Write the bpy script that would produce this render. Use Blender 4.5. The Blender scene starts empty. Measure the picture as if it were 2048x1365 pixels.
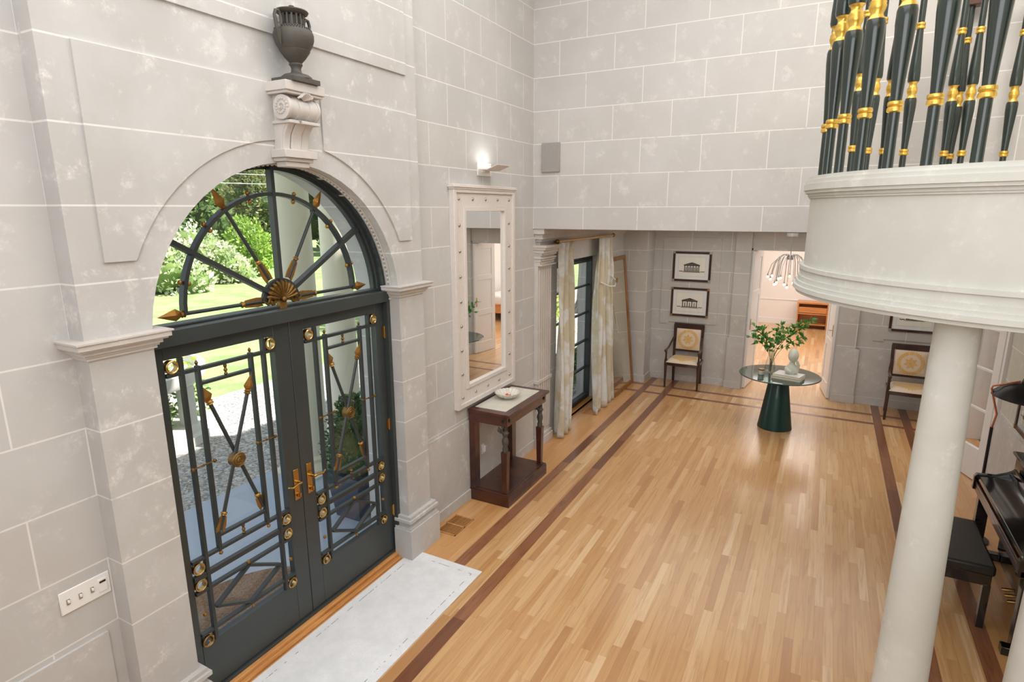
import bpy, math, random
from mathutils import Vector, Matrix
R = math.radians
PI = math.pi
SC = bpy.context.scene
COL = SC.collection
random.seed(7)

# ------------------------------------------------------------------ camera, world, sun, lights
D_, H_ = 3.0, 2.892
yaw, pitch, roll = -0.48948531706560283, 0.21995410723665948, -0.003364918096494237
cy_, sy_, cp_, sp_ = math.cos(yaw), math.sin(yaw), math.cos(pitch), math.sin(pitch)
fw = Vector((sy_*cp_, cy_*cp_, -sp_)); rt = Vector((cy_, -sy_, 0)); up = rt.cross(fw)
r2 = math.cos(roll)*rt + math.sin(roll)*up; u2 = -math.sin(roll)*rt + math.cos(roll)*up
cam = bpy.data.cameras.new('camera'); cam.sensor_width = 36; cam.lens = 1174.06/2048*36
cam.clip_start = 0.05; cam.clip_end = 400
co = bpy.data.objects.new('camera', cam); COL.objects.link(co)
M4 = Matrix((r2, u2, -fw)).transposed().to_4x4(); M4.translation = Vector((D_, 0, H_))
co.matrix_world = M4
SC.camera = co
SC.view_settings.view_transform = 'Standard'; SC.view_settings.look = 'None'
SC.view_settings.exposure = 0.10; SC.view_settings.gamma = 1.0
try: SC.view_settings.use_curve_mapping = False
except Exception: pass

w = bpy.data.worlds.new('world'); SC.world = w; w.use_nodes = True
nt = w.node_tree; nt.nodes.clear()
bg = nt.nodes.new('ShaderNodeBackground'); wo = nt.nodes.new('ShaderNodeOutputWorld')
sky = nt.nodes.new('ShaderNodeTexSky'); sky.sky_type = 'HOSEK_WILKIE'; sky.turbidity = 3.0
sky.sun_direction = Vector((0.5, 0.35, 0.8)).normalized(); sky.ground_albedo = 0.35
hs = nt.nodes.new('ShaderNodeHueSaturation'); hs.inputs['Saturation'].default_value = .42; hs.inputs['Value'].default_value = 1.25
nt.links.new(sky.outputs[0], hs.inputs['Color']); nt.links.new(hs.outputs[0], bg.inputs[0]); nt.links.new(bg.outputs[0], wo.inputs[0])
bg.inputs[1].default_value = 5.6

def light(kind, name, loc, energy, color=(1, 1, 1), size=None, rot=(0, 0, 0), size_y=None, spread=None):
    l = bpy.data.lights.new(name, kind); l.energy = energy; l.color = color
    if kind == 'AREA':
        l.shape = 'RECTANGLE'; l.size = size; l.size_y = size_y or size
        if spread: l.spread = spread
    elif kind == 'SUN': l.angle = R(0.8)
    elif size: l.shadow_soft_size = size
    o = bpy.data.objects.new(name, l); o.location = loc; o.rotation_euler = rot
    COL.objects.link(o)
    return o
sun = light('SUN', 'sun', (0, 0, 20), 10.0, (1, .96, .9))
sun.rotation_euler = Vector((0.5, 0.35, 0.8)).to_track_quat('Z', 'Y').to_euler()
light('AREA', 'hall_fill_light', (2.4, 2.2, 5.7), 165, (.985, .99, 1), 4.0, (0, 0, 0), 6.0)  # added soft fill under the hall ceiling, no fixture modelled
light('AREA', 'gallery_fill_light', (3.0, -1.3, 4.0), 90, (.95, .975, 1.0), 3.2, (R(80), 0, 0), 2.6)  # added fill from behind the viewer; that wall has no window
light('AREA', 'parlour_fill_light', (2.4, 8.2, 2.6), 38, (1, .97, .93), 3.6, (0, 0, 0), 2.6)  # added fill for the far room, besides the chandelier bulbs
light('AREA', 'bedroom_fill_light', (2.9, 13.2, 2.75), 120, (1, .96, .92), 3.4, (0, 0, 0), 4.8)  # added fill to brighten the bedroom, no lamp stands there
light('AREA', 'gallery_warm_light', (4.0, 4.4, 5.6), 42, (1, .86, .70), 1.0, (0, 0, 0), 1.6)
light('AREA', 'side_room_light', (6.6, 8.4, 2.5), 30, (1, .97, .93), 1.6, (0, 0, 0), 1.6)

# ------------------------------------------------------------------ materials
def srgb(r, g, b):
    f = lambda c: (c/255/12.92) if c/255 <= .04045 else ((c/255+.055)/1.055)**2.4
    return (f(r), f(g), f(b), 1)
class NT:
    def __init__(s, name):
        s.m = bpy.data.materials.new(name); s.m.use_nodes = True; s.t = s.m.node_tree
        s.p = s.t.nodes['Principled BSDF']; s.out = s.t.nodes['Material Output']
    def n(s, typ, **kw):
        x = s.t.nodes.new(typ)
        for k, v in kw.items(): setattr(x, k, v)
        return x
    def l(s, a, b): s.t.links.new(a, b)
    def val(s, x, sock):
        if isinstance(x, (int, float)): sock.default_value = x
        elif isinstance(x, tuple): sock.default_value = x
        else: s.l(x, sock)
    def math(s, op, a, b=0.0, c=None, clamp=False):
        x = s.n('ShaderNodeMath', operation=op); x.use_clamp = clamp
        s.val(a, x.inputs[0]); s.val(b, x.inputs[1])
        if c is not None: s.val(c, x.inputs[2])
        return x.outputs[0]
    def mix(s, f, a, b, mode='MIX'):
        x = s.n('ShaderNodeMix', data_type='RGBA', blend_type=mode)
        s.val(f, x.inputs[0]); s.val(a, x.inputs[6]); s.val(b, x.inputs[7])
        return x.outputs[2]
    def noise(s, vec, scale, detail=4, rough=.6, dist=0):
        x = s.n('ShaderNodeTexNoise'); s.val(vec, x.inputs['Vector'])
        x.inputs['Scale'].default_value = scale; x.inputs['Detail'].default_value = detail
        x.inputs['Roughness'].default_value = rough; x.inputs['Distortion'].default_value = dist
        return x.outputs['Fac']
    def ramp(s, f, stops):
        x = s.n('ShaderNodeValToRGB'); s.val(f, x.inputs[0]); e = x.color_ramp.elements
        while len(e) > 1: e.remove(e[-1])
        e[0].position = stops[0][0]; e[0].color = stops[0][1]
        for p, c in stops[1:]:
            y = e.new(p); y.color = c
        return x.outputs[0]
    def smooth(s, v, a, b):
        x = s.n('ShaderNodeMapRange', interpolation_type='SMOOTHSTEP'); s.val(v, x.inputs[0])
        x.inputs[1].default_value = a; x.inputs[2].default_value = b
        return x.outputs[0]
    def combine(s, a, b, c):
        x = s.n('ShaderNodeCombineXYZ'); s.val(a, x.inputs[0]); s.val(b, x.inputs[1]); s.val(c, x.inputs[2]); return x.outputs[0]
    def pos(s):
        g = s.n('ShaderNodeNewGeometry'); x = s.n('ShaderNodeSeparateXYZ'); s.l(g.outputs['Position'], x.inputs[0])
        return g.outputs['Position'], x.outputs
    def obj(s):
        g = s.n('ShaderNodeTexCoord'); x = s.n('ShaderNodeSeparateXYZ'); s.l(g.outputs['Object'], x.inputs[0])
        return g.outputs['Object'], x.outputs
    def bump(s, h, strength=.2, dist=.01):
        b = s.n('ShaderNodeBump'); b.inputs['Strength'].default_value = strength; b.inputs['Distance'].default_value = dist
        s.l(h, b.inputs['Height']); s.l(b.outputs[0], s.p.inputs['Normal'])

def simple(name, col, rough=.5, metal=0, spec=.5, coat=0, var=0, scale=8, bump=0, emit=None, estr=0, sheen=0):
    t = NT(name); p = t.p
    p.inputs['Base Color'].default_value = col; p.inputs['Roughness'].default_value = rough
    p.inputs['Metallic'].default_value = metal; p.inputs['Specular IOR Level'].default_value = spec
    p.inputs['Coat Weight'].default_value = coat; p.inputs['Coat Roughness'].default_value = .05
    if sheen: p.inputs['Sheen Weight'].default_value = sheen
    if var or bump:
        v, _ = t.obj(); f = t.noise(v, scale, 5, .65)
        if var:
            dk = tuple(c*(1-var) for c in col[:3])+(1,); lt = tuple(min(1, c*(1+var)) for c in col[:3])+(1,)
            t.l(t.mix(t.smooth(f, .3, .7), dk, lt), p.inputs['Base Color'])
        if bump: t.bump(f, bump, .01)
    if emit: p.inputs['Emission Color'].default_value = emit; p.inputs['Emission Strength'].default_value = estr
    return t.m

def stone(name, axis=None, sp=.605, even=0.0, odd=.3025, dado=True, base=(201, 199, 197), mort=(232, 230, 226), rows=True, left=False, patch=1.0):
    """painted ashlar: pale mortar lines over mottled grey plaster; axis None = no upright joints"""
    t = NT(name); P, xyz = t.pos(); z = xyz[2]
    n1 = t.noise(P, 1.6, 6, .62); n2 = t.noise(P, 9, 8, .72); n3 = t.noise(P, 60, 4, .7)
    b = srgb(*base); dk = srgb(base[0]-11, base[1]-12, base[2]-13); lt = srgb(base[0]+15, base[1]+15, base[2]+14)
    col = t.mix(t.smooth(n1, .35, .68), dk, b)
    n4 = t.noise(P, 4.2, 5, .7)
    col = t.mix(t.math('MULTIPLY', t.smooth(t.math('ADD', t.math('MULTIPLY', n2, .5), t.math('MULTIPLY', n4, .5)), .52, .66), .85*patch), col, lt)
    sp_ = t.math('MULTIPLY', t.math('MULTIPLY', t.smooth(n2, .48, .64), t.smooth(n4, .46, .6)), t.smooth(n3, .5, .6))
    col = t.mix(t.math('MULTIPLY', sp_, .8*patch), col, srgb(min(255, base[0]+26), min(255, base[1]+24), min(255, base[2]+22)))
    if rows:
        rz = t.math('DIVIDE', t.math('SUBTRACT', z, 1.894-.341*20), .341)
        row = t.math('FLOOR', rz); fr = t.math('SUBTRACT', rz, row)
        d = t.math('MULTIPLY', t.math('MINIMUM', fr, t.math('SUBTRACT', 1.0, fr)), .341)
        line = t.math('LESS_THAN', d, .0042)
        par = t.math('MODULO', row, 2.0)
        # every block a slightly different tone
        if axis is not None:
            u = xyz[axis]
            if left: u = t.math('ADD', u, t.math('MULTIPLY', t.math('LESS_THAN', u, 1.38), .235))
            off = t.math('ADD', t.math('MULTIPLY', par, odd-even), even)
            ru = t.math('DIVIDE', t.math('ADD', t.math('SUBTRACT', u, off), sp*40), sp)
            cu = t.math('FLOOR', ru); fu = t.math('SUBTRACT', ru, cu)
            du = t.math('MULTIPLY', t.math('MINIMUM', fu, t.math('SUBTRACT', 1.0, fu)), sp)
            lu = t.math('LESS_THAN', du, .0038)
            line = t.math('MAXIMUM', line, lu)
            wn = t.n('ShaderNodeTexWhiteNoise', noise_dimensions='2D'); t.l(t.combine(cu, row, 0.0), wn.inputs['Vector'])
            tone = t.ramp(wn.outputs['Value'], [(0, srgb(base[0]-5, base[1]-4, base[2]-4)), (.5, srgb(*base)), (1, srgb(base[0]+4, base[1]+1, base[2]-1))])
            col = t.mix(.4, col, tone)
        if dado:
            line = t.math('MULTIPLY', line, t.math('GREATER_THAN', z, .845))
        line = t.math('MULTIPLY', line, t.smooth(t.noise(P, 14, 3, .6), .22, .42))
        col = t.mix(t.math('MULTIPLY', line, .85), col, srgb(*mort))
    t.l(col, t.p.inputs['Base Color'])
    t.p.inputs['Roughness'].default_value = .62; t.p.inputs['Specular IOR Level'].default_value = .3
    t.bump(n2, .12, .004)
    return t.m

def wood_floor(name):
    t = NT(name); P, xyz = t.pos(); x, y = xyz[0], xyz[1]
    W = .06
    def planks(u, v, W, L, seed):   # u across, v along
        r = t.math('FLOOR', t.math('DIVIDE', u, W)); fu = t.math('SUBTRACT', t.math('DIVIDE', u, W), r)
        wn = t.n('ShaderNodeTexWhiteNoise', noise_dimensions='1D'); t.l(t.math('ADD', r, seed), wn.inputs['W'])
        vv = t.math('ADD', t.math('DIVIDE', v, L), t.math('MULTIPLY', wn.outputs['Value'], 7.3))
        c = t.math('FLOOR', vv); fv = t.math('SUBTRACT', vv, c)
        wn2 = t.n('ShaderNodeTexWhiteNoise', noise_dimensions='3D'); t.l(t.combine(r, c, seed), wn2.inputs['Vector'])
        gap = t.math('MAXIMUM', t.math('LESS_THAN', t.math('MULTIPLY', fu, W), .0012), t.math('LESS_THAN', t.math('MULTIPLY', fv, L), .0014))
        return wn2.outputs['Value'], wn2.outputs['Color'], gap
    rv, rc, gap = planks(x, y, W, .8, 3.0)
    oak = t.ramp(rv, [(0, srgb(184, 136, 88)), (.08, srgb(202, 155, 104)), (.3, srgb(206, 161, 109)), (.6, srgb(211, 168, 116)), (.88, srgb(217, 176, 126)), (1, srgb(228, 194, 150))])
    mp = t.n('ShaderNodeMapping'); mp.inputs['Scale'].default_value = (26, 1.3, 1)
    add = t.n('ShaderNodeVectorMath', operation='ADD'); t.l(P, add.inputs[0]); 
    sc = t.n('ShaderNodeVectorMath', operation='SCALE'); t.l(rc, sc.inputs[0]); sc.inputs['Scale'].default_value = 30
    t.l(sc.outputs[0], add.inputs[1]); t.l(add.outputs[0], mp.inputs[0])
    g1 = t.noise(mp.outputs[0], 1.0, 6, .65, 1.2)
    def rot_grain(sx, sy):
        m = t.n('ShaderNodeMapping'); m.inputs['Scale'].default_value = (sx, sy, 1); t.l(P, m.inputs[0]); return t.noise(m.outputs[0], 1.0, 6, .65, 1.0)
    oak = t.mix(t.math('MULTIPLY', t.smooth(g1, .42, .7), .55), oak, srgb(178, 124, 76))
    # walnut strips running in y
    rw, _, gw = planks(x, y, 9.0, .95, 11.0)
    gy = rot_grain(30, 2.2); gx = rot_grain(2.2, 34)
    wal = t.ramp(rw, [(0, srgb(112, 66, 42)), (.5, srgb(136, 86, 57)), (1, srgb(160, 108, 74))])
    wal_y = t.mix(t.math('MULTIPLY', t.smooth(gy, .4, .7), .5), wal, srgb(86, 48, 32))
    wal_x = t.mix(t.math('MULTIPLY', t.smooth(gx, .4, .7), .5), srgb(132, 80, 56), srgb(92, 52, 36))
    def band(u, a, b): return t.math('MULTIPLY', t.math('GREATER_THAN', u, a), t.math('LESS_THAN', u, b))
    ins = t.math('LESS_THAN', y, 9.96)
    my = t.math('MAXIMUM', t.math('MAXIMUM', band(x, .49, .595), band(x, .86, .965)), t.math('MAXIMUM', band(x, 3.80, 3.905), band(x, 4.15, 4.255)))
    my = t.math('MULTIPLY', my, ins)
    mx = t.math('MAXIMUM', band(y, 9.03, 9.115), band(y, 9.44, 9.53))
    mx = t.math('MULTIPLY', mx, t.math('LESS_THAN', x, 4.72))
    # honey-coloured margin boards by the walls
    edge = t.math('MAXIMUM', t.math('LESS_THAN', x, .49), t.math('GREATER_THAN', x, 4.255))
    edge = t.math('MULTIPLY', edge, ins)
    col = t.mix(t.math('MULTIPLY', edge, .55), oak, srgb(205, 146, 84))
    col = t.mix(mx, col, wal_x)
    col = t.mix(my, col, wal_y)
    col = t.mix(t.math('MULTIPLY', gap, .5), col, srgb(110, 74, 44))
    hall = t.math('LESS_THAN', y, 9.99)
    t.l(col, t.p.inputs['Base Color'])
    t.p.inputs['Roughness'].default_value = .30; t.p.inputs['Specular IOR Level'].default_value = .5
    t.p.inputs['Coat Weight'].default_value = .55; t.p.inputs['Coat Roughness'].default_value = .18
    return t.m

def woodm(name, c1, c2, rough=.35, sc=(3, 3, 30), coat=.2):
    t = NT(name); v, _ = t.obj(); m = t.n('ShaderNodeMapping'); m.inputs['Scale'].default_value = sc; t.l(v, m.inputs[0])
    f = t.noise(m.outputs[0], 1.0, 6, .65, 1.0)
    t.l(t.mix(t.smooth(f, .35, .7), c1, c2), t.p.inputs['Base Color'])
    t.p.inputs['Roughness'].default_value = rough; t.p.inputs['Coat Weight'].default_value = coat
    return t.m

def glass(name, tint=(1, 1, 1, 1), refl=.06, rough=0.0):
    t = NT(name); t.t.nodes.remove(t.p)
    tr = t.n('ShaderNodeBsdfTransparent'); tr.inputs[0].default_value = tint
    gl = t.n('ShaderNodeBsdfGlossy'); gl.inputs['Roughness'].default_value = rough
    lw = t.n('ShaderNodeLayerWeight'); lw.inputs[0].default_value = .5
    mx = t.n('ShaderNodeMixShader'); f = t.math('ADD', t.math('MULTIPLY', t.math('POWER', lw.outputs['Facing'], 5.0), .8), refl*.5)
    t.l(f, mx.inputs[0]); t.l(tr.outputs[0], mx.inputs[1]); t.l(gl.outputs[0], mx.inputs[2]); t.l(mx.outputs[0], t.out.inputs[0])
    return t.m

def foliage(name, cols, rough=.55, trans=.3):
    t = NT(name); g = t.n('ShaderNodeNewGeometry')
    stops = [(i/(len(cols)-1), srgb(*c)) for i, c in enumerate(cols)]
    c = t.ramp(g.outputs['Random Per Island'], stops)
    t.l(c, t.p.inputs['Base Color']); t.p.inputs['Roughness'].default_value = rough
    tl = t.n('ShaderNodeBsdfTranslucent'); t.l(c, tl.inputs[0])
    mx = t.n('ShaderNodeMixShader'); mx.inputs[0].default_value = trans
    t.l(t.p.outputs[0], mx.inputs[1]); t.l(tl.outputs[0], mx.inputs[2]); t.l(mx.outputs[0], t.out.inputs[0])
    return t.m

MAT = {}
MAT['wall_y'] = stone('stone_left', 1, .575, 4.18-.575*8, 4.467-.575*8, left=True)
MAT['wall_x'] = stone('stone_back', 0, .605, 0.0, .3025)
MAT['wall_x2'] = stone('stone_far', 0, .62, .1, .41, base=(196, 194, 191))
MAT['wall_y2'] = stone('stone_right', 1, .6, .1, .4, base=(200, 200, 192))
MAT['ring'] = stone('stone_surround', None)
MAT['plain'] = stone('stone_plain', None, rows=False)
MAT['balc'] = stone('stone_balcony', None, rows=False, base=(210, 209, 202), patch=.45)
MAT['mould'] = stone('stone_moulding', None, rows=False, base=(210, 204, 199), patch=.3)
MAT['floor'] = wood_floor('oak_floor')
MAT['ceil'] = simple('ceiling_paint', srgb(226, 224, 220), .8)
MAT['iron'] = simple('dark_green_black_paint', srgb(48, 52, 52), .42, var=.1)
MAT['frame'] = simple('charcoal_paint', srgb(58, 63, 63), .33, var=.06, scale=3)
MAT['bronze'] = simple('gilded_bronze', srgb(156, 114, 54), .42, .7, var=.15, scale=20)
MAT['bronze_dk'] = simple('dark_bronze', srgb(120, 92, 48), .4, .8, var=.25, scale=40, bump=.6)
MAT['brass'] = simple('polished_brass', srgb(192, 156, 98), .25, 1)
MAT['gold'] = simple('gold_leaf', srgb(232, 190, 92), .3, .8, var=.12, scale=25)
MAT['black_green'] = simple('black_green_satin', srgb(30, 42, 36), .28, coat=.5)
MAT['glass'] = glass('window_glass')
MAT['mirror'] = simple('mirror_silver', (.9, .91, .9, 1), .01, 1)
MAT['mirror2'] = simple('warm_mirror_silver', (.85, .80, .66, 1), .02, 1)
MAT['mahog'] = woodm('mahogany', srgb(84, 44, 32), srgb(50, 26, 20), .3, (4, 4, 4), .4)
MAT['marble'] = simple('cream_marble', srgb(212, 208, 196), .22, var=.06, scale=9)
MAT['oak2'] = woodm('threshold_oak', srgb(214, 156, 94), srgb(178, 116, 60), .4, (14, 1.5, 14))
MAT['teak'] = woodm('teak_frame', srgb(152, 104, 50), srgb(120, 78, 36), .45, (8, 8, 2))
MAT['bedwood'] = woodm('cherry_bed', srgb(206, 138, 78), srgb(180, 110, 58), .4, (2, 8, 8))
MAT['white'] = simple('white_gloss_paint', srgb(232, 231, 230), .35)
MAT['pinkwall'] = simple('bedroom_paint', srgb(234, 228, 223), .7)
MAT['whiteplastic'] = simple('white_plastic', srgb(240, 239, 236), .35)
MAT['urn'] = simple('cast_iron', srgb(84, 80, 74), .6, .2, var=.15, scale=10, bump=.3)
MAT['frame_white'] = simple('limed_paint', srgb(222, 214, 208), .5, var=.03, scale=30)
MAT['nickel'] = simple('brushed_nickel', srgb(178, 176, 172), .35, .9)
MAT['speaker'] = simple('grey_grille', srgb(160, 157, 152), .8, var=.04, scale=60)
MAT['bulb'] = simple('lit_bulb', srgb(255, 236, 200), .3, emit=(1, .86, .64, 1), estr=7)
MAT['diffuser'] = simple('lit_diffuser', srgb(255, 250, 240), .3, emit=(1, .96, .88, 1), estr=1.2)
MAT['table_green'] = simple('dark_teal_lacquer', srgb(24, 62, 56), .38, .35, coat=.3)
MAT['smoke'] = simple('smoked_green_glass', srgb(62, 80, 72), .06, 0, .5)
MAT['clear'] = glass('clear_glass', (.93, .96, .95, 1), .09)
MAT['chair'] = woodm('dark_mahogany', srgb(66, 34, 26), srgb(38, 20, 18), .28, (6, 6, 6), .5)
MAT['leaf'] = foliage('indoor_leaf', [(62, 122, 52), (92, 156, 72), (134, 186, 98)], .4, .2)
MAT['stem'] = simple('green_brown_stem', srgb(96, 92, 56), .6)
MAT['bust'] = simple('glazed_ceramic', srgb(214, 218, 204), .35)
MAT['paper'] = simple('book_paper', srgb(232, 226, 208), .8)
MAT['cover1'] = simple('white_book_cover', srgb(216, 214, 208), .5)
MAT['cover2'] = simple('tan_book_cover', srgb(188, 176, 140), .5)
MAT['black'] = simple('black_gloss', srgb(14, 14, 15), .12, coat=.6)
MAT['leather'] = simple('black_leather', srgb(40, 38, 36), .42, var=.1, scale=30)
MAT['copper'] = simple('copper', srgb(222, 140, 108), .25, 1)
MAT['blackmetal'] = simple('black_metal', srgb(36, 36, 38), .38, .3)
MAT['mat'] = simple('coir', srgb(140, 112, 88), .95, var=.35, scale=60, bump=.5)
MAT['bluestone'] = simple('bluestone', srgb(120, 134, 150), .5, var=.08, scale=3)
MAT['ext'] = simple('cream_stucco', srgb(226, 220, 200), .7)
MAT['extstone'] = simple('white_garden_stone', srgb(222, 220, 212), .8, var=.05, scale=4)
MAT['pot'] = simple('lead_planter', srgb(58, 68, 82), .5)
MAT['soil'] = simple('soil', srgb(84, 70, 52), .9)
MAT['wire'] = simple('wire', srgb(190, 190, 190), .5)

def rugm():
    t = NT('pale_rug_weave'); v, xyz = t.obj()
    n = t.noise(v, 5, 6, .7); n2 = t.noise(v, 90, 3, .8); n3 = t.noise(v, 260, 2, .6)
    c = t.mix(t.smooth(n, .3, .7), srgb(222, 223, 225), srgb(236, 237, 239))
    c = t.mix(t.math('MULTIPLY', t.math('MULTIPLY', t.smooth(n2, .6, .7), t.smooth(n, .42, .6)), .5), c, srgb(150, 142, 132))
    # faint broken border lines
    ax = t.math('ABSOLUTE', xyz[0]); ay = t.math('ABSOLUTE', xyz[1])
    b1 = t.math('LESS_THAN', t.math('ABSOLUTE', t.math('SUBTRACT', ax, .285)), .003)
    b1 = t.math('MULTIPLY', b1, t.math('LESS_THAN', ay, .98))
    b2 = t.math('LESS_THAN', t.math('ABSOLUTE', t.math('SUBTRACT', ay, .98)), .003); b2 = t.math('MULTIPLY', b2, t.math('LESS_THAN', ax, .285))
    b = t.math('MULTIPLY', t.math('MAXIMUM', b1, b2), t.smooth(t.noise(v, 22, 3, .6), .48, .54))
    c = t.mix(t.math('MULTIPLY', b, .75), c, srgb(110, 108, 108))
    t.l(c, t.p.inputs['Base Color']); t.p.inputs['Roughness'].default_value = .95
    t.bump(n3, .4, .004); return t.m
MAT['rug'] = rugm()

def curtainm():
    t = NT('silk_curtain'); P, xyz = t.pos()
    n = t.noise(P, 3.2, 3, .5, .4); n2 = t.noise(P, 7, 3, .6)
    c = t.mix(t.smooth(n, .46, .56), srgb(242, 242, 240), srgb(224, 214, 188))
    c = t.mix(t.math('MULTIPLY', t.smooth(n2, .5, .62), .6), c, srgb(232, 224, 204))
    w_ = t.n('ShaderNodeTexWave', wave_type='BANDS', bands_direction='Z'); t.l(P, w_.inputs[0]); w_.inputs['Scale'].default_value = 30
    t.l(c, t.p.inputs['Base Color']); t.p.inputs['Roughness'].default_value = .38; t.p.inputs['Sheen Weight'].default_value = .3
    tl = t.n('ShaderNodeBsdfTranslucent'); t.l(c, tl.inputs[0]); mx = t.n('ShaderNodeMixShader'); mx.inputs[0].default_value = .3
    t.l(t.p.outputs[0], mx.inputs[1]); t.l(tl.outputs[0], mx.inputs[2]); t.l(mx.outputs[0], t.out.inputs[0])
    t.bump(w_.outputs['Fac'], .15, .002); return t.m
MAT['curtain'] = curtainm()

def damask(name, ax, ay, cx, cy, r, seat=False):
    """cream silk with a woven gold wreath and bouquet"""
    t = NT(name); v, xyz = t.obj()
    a = t.math('SUBTRACT', xyz[ax], cx); b = t.math('SUBTRACT', xyz[ay], cy)
    d = t.math('SQRT', t.math('ADD', t.math('MULTIPLY', a, a), t.math('MULTIPLY', b, b)))
    ang = t.math('ARCTAN2', b, a)
    pet = t.math('MULTIPLY', t.math('SINE', t.math('MULTIPLY', ang, 34.0)), .006)
    dd = t.math('ADD', d, pet)
    if seat:
        m = t.math('LESS_THAN', dd, r)
    else:
        m1 = t.math('MULTIPLY', t.math('GREATER_THAN', dd, r*.72), t.math('LESS_THAN', dd, r))
        p2 = t.math('MULTIPLY', t.math('SINE', t.math('MULTIPLY', ang, 7.0)), r*.09)
        m2 = t.math('LESS_THAN', t.math('ADD', d, p2), r*.42)
        m = t.math('MAXIMUM', m1, m2)
    fl = t.smooth(t.noise(v, 60, 3, .6), .44, .56)
    m = t.math('MULTIPLY', m, t.math('ADD', t.math('MULTIPLY', fl, .35), .65))
    c = t.mix(m, srgb(226, 208, 184), srgb(220, 174, 96))
    t.l(c, t.p.inputs['Base Color']); t.p.inputs['Roughness'].default_value = .45; t.p.inputs['Sheen Weight'].default_value = .3
    return t.m
MAT['dam_back'] = damask('damask_back', 0, 2, 0, .755, .165)
MAT['dam_seat'] = damask('damask_seat', 0, 1, 0, .17, .2, True)

def groundm(kind):
    t = NT(kind); P, xyz = t.pos()
    if kind == 'lawn':
        n = t.noise(P, 1.3, 5, .6); n2 = t.noise(P, 30, 4, .8)
        c = t.mix(t.smooth(n, .3, .7), srgb(122, 148, 88), srgb(160, 180, 120))
        c = t.mix(t.math('MULTIPLY', t.smooth(n2, .5, .7), .5), c, srgb(196, 206, 140))
    elif kind == 'gravel':
        vt = t.n('ShaderNodeTexVoronoi'); t.l(P, vt.inputs['Vector']); vt.inputs['Scale'].default_value = 38
        s = t.n('ShaderNodeSeparateXYZ'); t.l(vt.outputs['Color'], s.inputs[0])
        c = t.ramp(s.outputs[0], [(0, srgb(120, 122, 124)), (.3, srgb(160, 158, 152)), (.6, srgb(192, 182, 170)), (.8, srgb(184, 192, 196)), (1, srgb(222, 220, 214))])
        t.bump(vt.outputs['Distance'], .6, .02)
    t.l(c, t.p.inputs['Base Color']); t.p.inputs['Roughness'].default_value = .9
    return t.m
MAT['lawn'] = groundm('lawn'); MAT['gravel'] = groundm('gravel')
def pavem():
    t = NT('bluestone_paving'); P, xyz = t.pos(); br = t.n('ShaderNodeTexBrick'); t.l(P, br.inputs['Vector'])
    br.inputs['Scale'].default_value = 1.0; br.inputs['Brick Width'].default_value = .9; br.inputs['Row Height'].default_value = .6; br.inputs['Mortar Size'].default_value = .006
    br.inputs['Color1'].default_value = srgb(164, 180, 198); br.inputs['Color2'].default_value = srgb(178, 190, 206); br.inputs['Mortar'].default_value = srgb(178, 184, 190)
    t.l(br.outputs[0], t.p.inputs['Base Color']); t.p.inputs['Roughness'].default_value = .45; return t.m
MAT['pave'] = pavem()
def barkm():
    t = NT('pale_bark'); P, xyz = t.pos(); m = t.n('ShaderNodeMapping'); m.inputs['Scale'].default_value = (9, 9, 3); t.l(P, m.inputs[0])
    f = t.noise(m.outputs[0], 1.6, 6, .75, .6)
    t.l(t.mix(t.smooth(f, .42, .62), srgb(130, 118, 110), srgb(214, 206, 200)), t.p.inputs['Base Color']); t.p.inputs['Roughness'].default_value = .9
    t.bump(f, .8, .05); return t.m
MAT['bark'] = barkm()

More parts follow.
